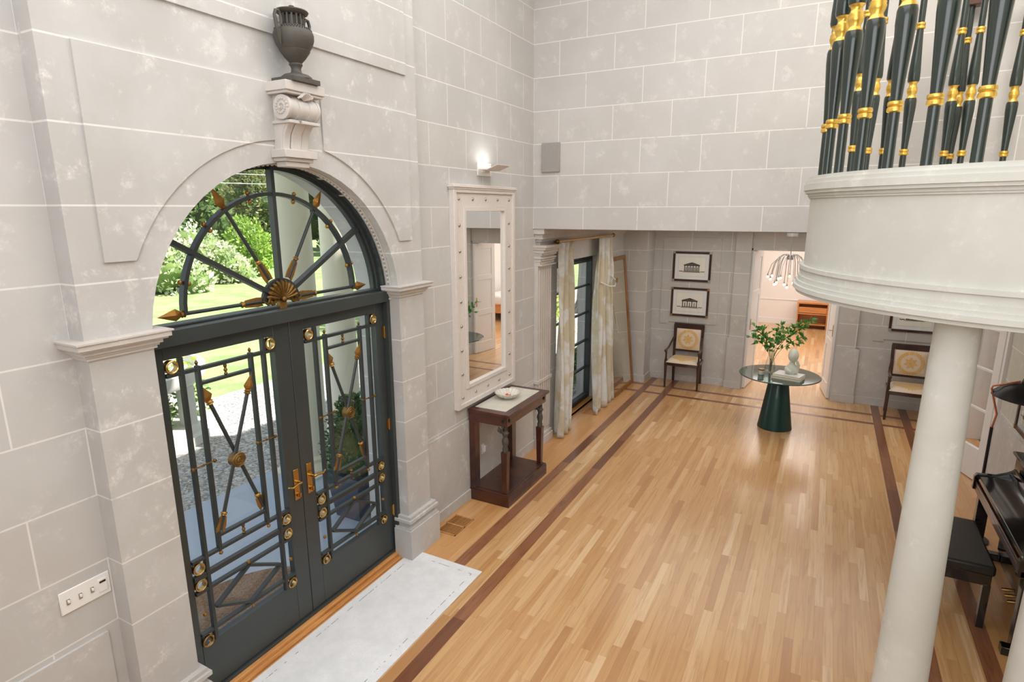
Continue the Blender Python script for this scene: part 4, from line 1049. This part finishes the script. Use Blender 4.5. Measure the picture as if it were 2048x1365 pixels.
main = [((.1, 0, 1), (-.9, .15, .9), .62), ((.05, .1, 1), (-.5, -.2, .8), .60), ((0, .05, 1), (1, .1, .7), .78), ((.05, -.05, 1), (1, .2, .75), .86), ((0, -.1, 1), (.5, -.4, .8), .66), ((-.05, 0, 1), (.3, .3, .9), .62), ((.1, .1, 1), (.95, -.15, .45), .66), ((.05, .02, 1), (-.9, -.2, .5), .56)]
for d0, d1, ln in main:
    pts = branch((rnd.uniform(-.02, .02), rnd.uniform(-.02, .02), .0), (d0, d1), ln, 12, .003)
    st_b.tube([tuple(p) for p in pts], [.0032*(1-.6*i/12) for i in range(len(pts))], 6)
    for i in range(6, 13):
        for k in range(2 if i < 8 else 4):
            d = (pts[i]-pts[i-1]).normalized(); side = Vector((rnd.uniform(-1, 1), rnd.uniform(-1, 1), rnd.uniform(-.6, 1))).normalized()
            q = pts[i]; tw = q+(d*.5+side).normalized()*rnd.uniform(.015, .07)
            st_b.tube([tuple(q), tuple(tw)], .0013, 4)
            for m in range(3): leafq(lf, q+(tw-q)*rnd.uniform(.4, 1), d*.4+side+Vector((rnd.uniform(-.5, .5), rnd.uniform(-.5, .5), rnd.uniform(-.6, .3))), rnd.uniform(.05, .078), rnd.uniform(.026, .038), rnd)
st_b.build('stems', 'stem', br_); lf.build('leaves', 'leaf', br_, smooth=0)
cd = thing('candle', (2.385, 8.2, .742), 'small white candle in a glass jar beside the vase', 'candle')
B().lathe([(0, .002), (.034, .002), (.036, .006), (.036, .06), (0, .06)], n=28).build('wax', simple('candle_wax', srgb(236, 230, 214), .5), cd)
B().lathe([(.037, 0), (.038, .075), (.036, .075)], n=28).build('jar', 'clear', cd)
B().lathe([(.038, .066), (.039, .066), (.039, .078), (.037, .08)], n=28).build('rim', 'bronze', cd)
def book(x, y, z, w_, d, h, rz, cov, label):
    o = thing('book', (x, y, z), label, 'book', 'books on the round table', rz=R(rz))
    B().box((-w_/2, -d/2, 0), (w_/2, d/2, .003)).box((-w_/2, -d/2, h-.003), (w_/2, d/2, h)).box((-w_/2, -d/2, 0), (-w_/2+.003, d/2, h)).build('cover', cov, o, smooth=0)
    B().box((-w_/2+.003, -d/2+.004, .003), (w_/2-.004, d/2-.004, h-.003)).build('pages', 'paper', o, smooth=0)
book(2.715, 8.17, .742, .35, .25, .032, -12, 'cover2', 'tan book at the bottom of the stack under the bust')
book(2.72, 8.175, .774, .33, .23, .026, -16, 'cover1', 'white book on top of the stack under the bust')
bu = thing('ceramic_bust', (2.745, 8.20, .80), 'pale faceless ceramic bust standing on the books', 'sculpture')
b = B().lathe([(0, 0), (.055, 0), (.07, .03), (.068, .06), (.045, .09), (.03, .105), (.028, .13)], n=24); b.v = [(x*1.05, y*.7, z) for x, y, z in b.v]; b.build('shoulders', 'bust', bu, smooth=70)
b = B().sphere((.005, -.004, .2), .058, 24, (.92, .98, 1.28)); b.v = [(x, y-(.016*math.exp(-((x-.005)/.012)**2-((z-.195)/.03)**2) if y < -.03 else 0), z) for x, y, z in b.v]
b.build('head', 'bust', bu, smooth=70); bu.scale = (1.18, 1.18, 1.22)
b = B().tube([(.05, -.01, .05), (.062, -.02, .10), (.045, -.03, .15)], [.022, .018, .014], 12).tube([(-.052, -.015, .055), (-.03, -.05, .04), (0, -.055, .03)], [.024, .018, .014], 12); b.build('arms', 'bust', bu)

# ------------------------------------------------------------------ chandelier
ch = thing('chandelier', (2.6, 8.2, 2.66), 'nickel chandelier with drooping arms and small globe bulbs over the round table', 'chandelier')
B().lathe([(0, 0), (.065, 0), (.065, -.105), (0, -.105)], n=36).build('canopy', 'nickel', ch, bevel=.003)
B().tube([(0, 0, -.1), (0, 0, -.37)], .005, 8).build('rod', 'nickel', ch)
B().lathe([(0, -.33), (.04, -.335), (.042, -.39), (0, -.395)], n=24).build('hub', 'nickel', ch)
rnd = random.Random(3); arm0 = None
for k in range(20):
    a = 2*PI*k/20; v = k % 3; rr = (.17, .21, .25)[v]; zb = (-.70, -.66, -.60)[v]+rnd.uniform(-.02, .02)
    ar = B().tube([(.03, 0, -.345), (.08, 0, -.325), (.13, 0, -.36), (rr*.86, 0, -.45), (rr, 0, zb+.03)], .0042, 6).build('arm', 'nickel', ch)
    B().lathe([(.006, zb+.035), (.008, zb+.01), (.006, zb+.005)], (rr, 0, 0), 10).build('socket', 'nickel', ar)
    B().sphere((rr, 0, zb-.008), .014, 12).build('bulb', 'bulb', ar)
    ar.rotation_euler = (0, 0, a)

# ------------------------------------------------------------------ bedroom beyond the doorway
struct(B().box((.2, 10.0, -.12), (5.4, 16.4, 0)), 'floor', 'floor', 'oak floor of the bedroom beyond the doorway', 'floor')
b = B().box((.2, 16.4, 0), (5.4, 16.6, 2.8)).box((.8, 10.2, 0), (1.0, 16.4, 2.8)).box((5.2, 10.2, 0), (5.4, 16.4, 2.8)).box((1.0, 10.2, 0), (DX0-.02, 10.3, 2.8)).box((DX1+.02, 10.2, 0), (5.2, 10.3, 2.8)).box((1.0, 10.2, 2.35), (5.2, 10.3, 2.8))
struct(b, 'wall_bedroom', 'pinkwall', 'pale pinkish bedroom walls beyond the doorway', 'wall', smooth=0)
b = B().box((1.0, 10.3, 2.8), (5.2, 16.4, 2.9)); struct(b, 'ceiling', 'ceil', 'white bedroom ceiling', 'ceiling', smooth=0)
b = B()
for x0, x1 in ((1.5, 2.9), (3.1, 4.6)):
    for q in (((x0, 16.385, .62), (x0+.025, 16.4, 2.2)), ((x1-.025, 16.385, .62), (x1, 16.4, 2.2)), ((x0, 16.385, .62), (x1, 16.4, .645)), ((x0, 16.385, 2.175), (x1, 16.4, 2.2))): b.box(*q)
b.box((1.0, 16.38, 0), (5.2, 16.4, .14)); b.box((1.0, 10.3, 0), (1.02, 16.4, .14)); b.box((5.18, 10.3, 0), (5.2, 16.4, .14))
struct(b, 'trim_10', 'white', 'white picture-frame mouldings and baseboard in the bedroom', 'trim', smooth=0)
b = B().box((DX0, 9.99, 0), (DX0+.02, 10.22, DZ)).box((DX1-.02, 9.99, 0), (DX1, 10.22, DZ)).box((DX0, 9.99, DZ-.03), (DX1, 10.22, DZ))
struct(b, 'trim_11', 'plain', 'grey jamb of the bedroom doorway', 'trim', smooth=0)
def panel_door(name, hx, hy, rz, w_, label, sg):
    d = thing(name, (hx, hy, 0), label, 'door', kind='structure', rz=rz)
    H = 2.25; T = .02
    b = B().box((0, -T, .01), (.11, T, H)).box((w_-.11, -T, .01), (w_, T, H)).box((.11, -T, .01), (w_-.11, T, .22)).box((.11, -T, H-.12), (w_-.11, T, H)).box((.11, -T, .78), (w_-.11, T, .90)).box((.11, -T, 1.50), (w_-.11, T, 1.60)).box((.1, -T+.01, .1), (w_-.1, T-.01, H-.05))
    b.build('leaf', 'white', d, bevel=.004, smooth=0)
    for s2 in (-1, 1):
        h = B().box((.035, s2*(T+.003)-.003, .98), (.065, s2*(T+.003)+.003, 1.16)).build('handle_plate', 'brass', d, bevel=.001)
        B().tube([(.05, s2*T, 1.08), (.05, s2*(T+.05), 1.08), (.13, s2*(T+.055), 1.075)], .008, 8).build('lever', 'nickel', h)
    return d
panel_door('door_3', 1.992, 10.0, R(84), .66, 'white panelled bedroom door leaf at the left of the doorway', 1)
panel_door('door_4', 3.225, 10.0, R(98), .66, 'white panelled bedroom door leaf at the right of the doorway', -1)
sh = thing('low_shelf_unit', (2.83, 16.13, 0), 'low open wooden bedside cabinet seen through the bedroom doorway', 'cabinet')
b = B().box((-.35, -.2, .62), (.35, .2, .66)).box((-.34, -.2, 0), (-.31, .2, .62)).box((.31, -.2, 0), (.34, .2, .62)).box((-.31, -.2, .10), (.31, .2, .125)).box((-.31, -.2, .36), (.31, .2, .385)).box((-.31, .17, 0), (.31, .2, .62)); b.build('carcass', 'bedwood', sh, bevel=.003, smooth=0)
B().box((-.305, -.195, .40), (.305, -.175, .54)).build('drawer', 'bedwood', sh, bevel=.002, smooth=0)
bdd = thing('bed', (4.2, 14.7, 0), 'wooden bed with white bedding at the right of the bedroom', 'bed')
b = B().box((-.93, -1.35, .0), (-.87, -1.27, .48)).box((.87, -1.35, 0), (.93, -1.27, .48)).box((-.93, -1.35, .22), (.93, -1.30, .46)).box((-.93, -1.3, .2), (-.88, 1.3, .40)).box((.88, -1.3, .2), (.93, 1.3, .40)); b.build('bed_frame', 'bedwood', bdd, bevel=.006, smooth=0)
B().box((-.93, 1.28, 0), (.93, 1.35, 1.15)).build('headboard', 'bedwood', bdd, bevel=.01, smooth=0)
B().box((-.87, -1.26, .36), (.87, 1.27, .68)).build('mattress', 'white', bdd, bevel=.06)
for x in (-.42, .42): B().sphere((x, .95, .76), .34, 20, (1.05, .7, .32)).build('pillow', 'white', bdd, smooth=80)

# ------------------------------------------------------------------ side doorway on the right: glazed doors, room beyond
b = B().box((4.95, 7.0, -.12), (8.0, 10.2, 0)); struct(b, 'floor', 'floor', 'oak floor of the side room', 'floor')
b = B().box((4.95, 9.9, 0), (8.0, 10.2, 2.8)).box((7.9, 6.9, 0), (8.0, 9.9, 2.8)).box((4.95, 6.8, 0), (8.0, 7.0, 2.8)); struct(b, 'wall_side', 'wall_x2', 'grey stone-painted walls of the side room', 'wall', smooth=0)
b = B().box((4.95, 6.8, 2.8), (8.0, 10.2, 2.9)); struct(b, 'ceiling', 'ceil', 'white ceiling of the side room', 'ceiling', smooth=0)
b = B().box((4.69, 7.38, 0), (4.73, 7.5, 2.3)).box((4.69, 9.05, 0), (4.73, 9.17, 2.3)).box((4.69, 7.38, 2.2), (4.73, 9.17, 2.32)).box((4.70, 7.5, 0), (4.97, 7.52, 2.2)).box((4.70, 9.03, 0), (4.97, 9.05, 2.2))
struct(b, 'trim_12', 'white', 'white casing round the side doorway', 'trim', bevel=.003, smooth=0)
def french(name, loc_, rz, w_, label):
    d = thing(name, loc_, label, 'door', kind='structure', rz=rz); H = 2.16; T = .02
    b = B().box((0, -T, .01), (.10, T, H)).box((w_-.10, -T, .01), (w_, T, H)).box((.1, -T, .01), (w_-.1, T, .36)).box((.1, -T, H-.1), (w_-.1, T, H))
    for z in (.78, 1.22, 1.66): b.box((.1, -T*.7, z-.012), (w_-.1, T*.7, z+.012))
    b.build('leaf', 'white', d, bevel=.003, smooth=0)
    B().box((.1, -.003, .36), (w_-.1, .003, H-.1)).build('glass_pane', 'glass', d, smooth=0)
    B().box((w_-.075, -T-.004, .92), (w_-.03, T+.004, 1.22)).build('handle_plate', 'brass', d, bevel=.004)
    return d
french('door_5', (4.97, 9.0, 0), R(2), .70, 'white glazed door opened into the side room')
french('door_6', (4.70, 7.46, 0), R(112), .48, 'white side door leaf with a brass plate behind the floor lamp')

# ------------------------------------------------------------------ piano, bench, floor lamp
pn = thing('upright_piano', (4.62, 5.16, 0), 'black lacquered upright piano against the right wall', 'piano')
hy = .71
B().box((-.09, -hy, 0), (.34, hy, .93)).build('case', 'black', pn, bevel=.006)
B().box((-.115, -hy-.015, .93), (.34, hy+.015, .955)).build('lid', 'black', pn, bevel=.006)
B().box((-.11, -hy+.05, .10), (-.09, hy-.05, .56)).build('lower_panel', 'black', pn, bevel=.003)
B().box((-.33, -hy, .585), (-.09, hy, .635)).box((-.33, -hy+.04, .635), (-.30, hy-.04, .665)).build('key_bed', 'mahog', pn, bevel=.004)
B().prism([(-.325, .69), (-.315, .715), (-.12, .735), (-.09, .76), (-.09, .72)], -hy+.045, hy-.045, 'xz').build('fallboard', 'black', pn, bevel=.003)
for sg in (-1, 1):
    y0, y1 = sorted((sg*hy, sg*(hy-.045)))
    B().prism([(-.345, .59), (-.345, .70), (-.33, .725), (-.20, .735), (-.13, .77), (-.09, .80), (-.09, .58)], y0, y1, 'xz').build('arm', 'black', pn, bevel=.005)
    y0, y1 = sorted((sg*(hy-.02), sg*(hy-.09)))
    B().box((-.30, y0, .03), (-.22, y1, .585)).box((-.34, y0, 0), (-.09, y1, .06)).build('leg', 'black', pn, bevel=.005)
B().box((-.12, -hy+.1, .80), (-.10, hy-.1, .84)).build('music_desk', 'black', pn, bevel=.002)
for k in range(3): B().tube([(-.11, -.08+k*.08, .07), (-.16, -.08+k*.08, .06), (-.19, -.08+k*.08, .055)], [.008, .014, .012], 8).build('pedal', 'brass', pn)
pbn = thing('piano_bench', (4.06, 5.08, 0), 'black leather-topped piano bench in front of the piano', 'bench')
B().box((-.185, -.37, .41), (.185, .37, .485)).build('seat_pad', 'leather', pbn, bevel=.018)
B().box((-.17, -.355, .33), (.17, .355, .412)).build('apron', 'black', pbn, bevel=.003)
for sx in (-1, 1):
    for sy in (-1, 1): B().box((sx*.15-.022, sy*.335-.022, 0), (sx*.15+.022, sy*.335+.022, .34)).build('leg', 'black', pbn, bevel=.003)
lp = thing('floor_lamp', (4.40, 6.12, 0), 'floor lamp with black dome shade, copper arm and black pole behind the piano', 'floor lamp')
B().lathe([(0, 0), (.12, 0), (.12, .015), (.01, .03)], n=32).build('base', 'blackmetal', lp)
B().tube([(0, 0, .02), (-.005, 0, 1.06)], .012, 10).build('pole', 'blackmetal', lp)
B().tube([(-.005, 0, 1.05), (.012, 0, 1.18), (-.052, 0, 1.40), (-.045, 0, 1.425), (.13, 0, 1.485)], .008, 10).build('arm', 'copper', lp)
b = B().lathe([(.215, 0), (.205, .03), (.155, .085), (.08, .125), (.045, .135), (.04, .175), (.03, .185), (0, .187)], n=40)
b.v = [tuple(Matrix.Rotation(R(6), 4, 'Y') @ Vector(v)) for v in b.v]; loc(b, -.165, 0, -1.33); b.build('lamp_shade', 'blackmetal', lp, smooth=60, solid=.003)

# ------------------------------------------------------------------ outside: ground, portico, garden
GZ = -.15
struct(B().box((-60, -30, GZ-.3), (-5.8, 60, GZ)), 'lawn', 'lawn', 'sunny mown lawn beyond the gravel drive', 'lawn', smooth=0)
struct(B().box((-5.8, -30, GZ-.3), (-.3, 60, GZ-.002)), 'gravel_drive', 'gravel', 'grey gravel drive outside the entrance', 'gravel', smooth=0)
struct(B().box((-2.4, -.6, GZ-.02), (-.3, 5.9, -.03)), 'terrace', 'pave', 'blue-grey stone terrace outside the entrance doors', 'terrace', bevel=.01, smooth=0)
pf = B().box((-2.9, -.8, 5.45), (-.3, 6.3, 5.8)); struct(pf, 'portico_shade_roof', 'ext', 'unseen cream portico roof added to shade the terrace', 'roof', smooth=0)  # out-of-view roof on the columns, added for its shade on the terrace
def pcol(x, y, label):
    c = thing('portico_column', (x, y, -.1), label, 'column', 'cream portico columns')
    B().box((-.3, -.3, 0), (.3, .3, .09)).lathe([(.27, .09), (.28, .13), (.26, .17), (.22, .2), (.225, .24), (.2, .27)], n=40).build('base', 'ext', c)
    B().lathe([(.195, .25), (.195, 1.4), (.185, 3.4), (.165, 5.55)], n=48).build('shaft', 'ext', c, smooth=60)
pcol(-2.05, 4.52, 'cream portico column nearest the doors, seen through the fanlight')
pcol(-2.62, 5.70, 'second cream portico column, right of and behind the first')
mt_ = B(); n = 24
mt_.prism([(-.42, 2.75)]+[(-.42-.62*math.sin(PI*i/n), 2.35+.72*math.cos(PI*i/n)) for i in range(n+1)], -.03, -.012)
o = mt_.build('doormat', 'mat', smooth=0); tag(o, 'brown half-round coir doormat on the terrace outside the doors', 'doormat')
def icore(c, r, sc, seed):
    b = B(); b.sphere((0, 0, 0), 1, 16); rr = random.Random(seed); ph = [rr.uniform(0, 6) for _ in range(6)]
    vs = []
    for x, y, z in b.v:
        k = 1+.1*math.sin(5*x+ph[0])+.1*math.sin(6*y+ph[1])+.08*math.sin(7*z+ph[2]); vs.append((c[0]+x*r*sc[0]*k, c[1]+y*r*sc[1]*k, c[2]+z*r*sc[2]*k))
    b.v = vs; return b
def leaves(b, c, r, sc, n, size, seed, flat=.0):
    rr = random.Random(seed)
    for k in range(n):
        d = Vector((rr.gauss(0, 1), rr.gauss(0, 1), rr.gauss(0, 1))).normalized(); rad = r*(.78+.3*rr.random()**.7)
        rad *= 1+.12*math.sin(6*d.x+seed)+.12*math.sin(7*d.y+2*seed)+.1*math.sin(8*d.z)
        p = Vector((c[0]+d.x*rad*sc[0], c[1]+d.y*rad*sc[1], c[2]+d.z*rad*sc[2]))
        t = (d+Vector((rr.uniform(-1, 1), rr.uniform(-1, 1), rr.uniform(-.6, 1)))).normalized(); s_ = t.cross(Vector((rr.uniform(-1, 1), rr.uniform(-1, 1), rr.uniform(-1, 1)))).normalized()
        L_ = size*rr.uniform(.7, 1.3); b.add([p-t*L_*.5, p+s_*L_*.28, p+t*L_*.5, p-s_*L_*.28], [(0, 1, 2, 3)])
MAT['g_dark'] = foliage('tree_green', [(70, 106, 58), (100, 138, 78), (136, 166, 104)])
MAT['g_mid'] = foliage('mid_green', [(104, 138, 76), (138, 166, 100), (172, 190, 130)])
MAT['g_brown'] = foliage('olive_tree', [(120, 128, 80), (150, 156, 104), (176, 176, 124)])
MAT['g_bright'] = foliage('bright_conifer', [(120, 158, 62), (156, 190, 84), (190, 212, 112)])
MAT['g_white'] = foliage('white_bloom', [(120, 156, 100), (200, 210, 170), (246, 240, 226), (250, 246, 210)])
MAT['g_yellow'] = foliage('yellow_shrub', [(150, 190, 60), (200, 220, 90), (236, 236, 150)])
MAT['g_box'] = foliage('boxwood', [(52, 84, 56), (78, 112, 72), (116, 146, 104)])
MAT['core'] = simple('inner_twigs', srgb(72, 92, 54), .95)
MAT['core_l'] = simple('inner_foliage', srgb(110, 132, 70), .95)
def bush(name, x, y, z, r, sc, n, size, mat, seed, label, cat='shrub', group=None, core='core', blobs=None):
    t = thing(name, (x, y, z), label, cat, group); b, lv = B(), B()
    for (dx, dy, dz, rr) in (blobs or [(0, 0, 0, 1)]):
        c = (dx*r, dy*r, r*sc[2]*rr+dz*r); q = icore(c, r*rr*.8, sc, seed); b.add(q.v, q.f); leaves(lv, c, r*rr, sc, int(n*rr*rr), size, seed+int(dx*9)+int(dz*5))
    lv.build('foliage', mat, t, smooth=0); b.build('twigs', core, t, smooth=180)
    return t
def tree(x, y, h, r, mat, seed, label, size=.34, n=1500, trunk_r=.2):
    t = thing('tree', (x, y, GZ), label, 'tree', 'trees at the far end of the lawn'); lv, b = B(), B(); rr = random.Random(seed)
    for k in range(9):
        a = rr.uniform(0, 6.28); d = rr.uniform(.0, .38)*r; z = h*(.16+.09*k); q_ = r*rr.uniform(.5, .66)*(1-.03*k)
        c = (d*math.cos(a), d*math.sin(a), z); w_ = icore(c, q_*.8, (1, 1, .8), seed+k); b.add(w_.v, w_.f); leaves(lv, c, q_, (1, 1, .85), n//5, size, seed*3+k)
    lv.build('crown', mat, t, smooth=0); b.build('branches', 'core', t, smooth=180)
    B().tube([(0, 0, 0), (.1, .05, h*.3), (-.05, .1, h*.7)], [trunk_r*1.3, trunk_r, trunk_r*.5], 10).build('trunk', 'bark', t)
W = [(0, 0, 0, 1), (.8, .3, -.1, .75), (-.8, -.2, -.1, .8), (.2, -.7, 0, .7), (1.3, .6, -.2, .5)]
bush('flowering_shrub', -21.2, 16.2, GZ, 1.35, (1, 1, .85), 1500, .2, 'g_white', 3, 'large white-flowering shrub at the left of the lawn', core='core_l', blobs=W, group=None)
bush('flowering_shrub', -20.0, 13.2, GZ, 1.4, (1, 1, .95), 1400, .2, 'g_white', 8, 'white-flowering shrub at the far left edge of the fanlight view', core='core_l', blobs=W)
bush('conifer_shrub', -21.3, 19.0, GZ, 1.0, (1, 1, 1.25), 2600, .2, 'g_bright', 4, 'bright yellow-green rounded conifer beside the white-flowering shrub', core='core_l')
tree(-25.2, 22.4, 5.6, 2.0, 'g_brown', 11, 'olive-brown small tree right of the bright conifer', .22, 4200, .12)
tree(-27.5, 26.2, 6.4, 2.2, 'g_brown', 12, 'taller olive-brown tree partly behind the portico column', .22, 3600, .12)
for k, (x, y, h, r, m) in enumerate(((-34.3, 21.3, 12, 3.9, 'g_dark'), (-35.2, 25.6, 14, 4.2, 'g_mid'), (-36.5, 29.5, 13, 4.0, 'g_dark'), (-36.0, 34.5, 15, 4.4, 'g_dark'), (-33.0, 17.5, 13, 4.0, 'g_mid'), (-30.0, 36.0, 13, 4.2, 'g_mid'), (-38, 13.5, 13, 4.6, 'g_dark'))):
    tree(x, y, h, r, m, 20+k, ('tall dark tree behind the white-flowering shrub', 'tall mid-green tree behind the bright conifer', 'dark tree crossed by the overhead wires', 'tallest dark tree behind the portico columns', 'mid-green tree at the left rim of the fanlight', 'mid-green tree far behind the second column', 'dark tree at the outer left end of the tree line')[k], .42, 3300)
for k, (dz) in enumerate((6.2, 5.6, 5.2, 4.75, 4.3)):
    o = B().tube([(-22, -6, dz), (-22.5, 12, dz-.22), (-23, 34, dz+.1)], .018, 5).build('overhead_wire', 'wire'); tag(o, ('top', 'second', 'middle', 'fourth', 'lowest')[k]+' of the overhead wires crossing in front of the trees', 'wire', 'overhead wires')
# boxwood topiary in planter
pl = thing('topiary_planter', (-.85, 3.98, -.03), 'dark square planter with a boxwood cone outside the right door leaf', 'planter')
B().taper((0, 0, 0), (.15, .15), (0, 0, .42), (.2, .2)).box((-.22, -.22, .42), (.22, .22, .47)).build('planter_box', 'pot', pl, bevel=.006)
lv = B(); b = B().lathe([(.16, .47), (.24, .55), (.19, .85), (.1, 1.08), (0, 1.16)], n=20)
for k, (z, r) in enumerate(((.62, .31), (.78, .27), (.95, .21), (1.1, .13))): leaves(lv, (0, 0, z), r, (1, 1, .8), 900, .04, 40+k)
lv.build('boxwood', 'g_box', pl, smooth=0); b.build('stems', 'core', pl)
# tiered garden planter at left
gp = thing('stone_planter', (-5.2, 4.1, GZ), 'big round white stone planter with greenery beyond the left door leaf', 'planter')
B().lathe([(1.15, 0), (1.15, .12), (1.08, .14), (1.08, .24), (.5, .26), (.42, .4), (.46, .62), (.8, .74), (1.08, .80), (1.12, .86), (1.12, .98), (1.02, 1.0), (.98, .9), (0, .88)], n=64).build('basin', 'extstone', gp, smooth=40)
for sx, sy in ((.85, .45), (-.3, .9), (.75, -.6), (.2, -.95)):
    B().box((sx-.08, sy-.08, .2), (sx+.08, sy+.08, .82)).build('pier', 'extstone', gp, bevel=.01)
lv = B(); leaves(lv, (0, 0, .95), .8, (1, 1, .3), 900, .09, 61); lv.build('greenery', 'g_yellow', gp, smooth=0)
lv = B()
for k, (x, y) in enumerate(((.55, .75), (.75, .1), (.3, .6))): leaves(lv, (x, y, .48), .24, (.8, .8, 1.1), 300, .07, 70+k)
lv.build('climbing_plants', 'g_mid', gp, smooth=0)
# beyond the tall window
for x, y, r, lab in ((-4.35, 16.5, .30, 'pale rough tree trunk at the left of the tall window view'), (-3.25, 16.9, .42, 'thick pale tree trunk seen between the curtains')):
    t = thing('tall_tree', (x, y, GZ), lab, 'tree', 'tree trunks outside the tall window')
    B().tube([(0, 0, -.1), (.02, 0, .3), (.05, .02, 2), (.0, .1, 4), (.1, .1, 7)], [r*1.5, r*1.1, r, r*.9, r*.7], 20).build('trunk', 'bark', t)
    lv = B(); leaves(lv, (0, 0, 7.5), 2.4, (1, 1, .6), 1200, .35, int(r*100)); lv.build('crown', 'g_mid', t, smooth=0)
bush('yellow_shrub', -3.6, 13.4, GZ, .75, (1, 1, .8), 1400, .1, 'g_yellow', 90, 'yellow-green shrub low in the left pane of the tall window', core='core_l')
for k, (x, y) in enumerate(((-.78, 7.6), (-.82, 8.6), (-.85, 9.7))):
    bush('boxwood_bush', x, y, GZ, .36, (1, 1.15, .85), 1100, .055, 'g_mid', 95+k, ('nearest', 'middle', 'farthest')[k]+' clipped green bush just outside the tall window', group='bushes under the window')
for k, (x, y, h, r) in enumerate(((-12, 34, 9, 3.6), (-6, 38, 10, 3.8), (0, 40, 9, 3.6), (-18, 33, 11, 3.8), (-24, 34, 12, 4))):
    tree(x, y, h, r, 'g_mid' if k % 2 else 'g_dark', 120+k, ('dark tree left of centre', 'mid-green tree at the centre', 'dark tree at the right', 'mid-green tree at the left', 'dark tree at the far left')[k]+' of the distant hedge line past the window', .42, 2200)
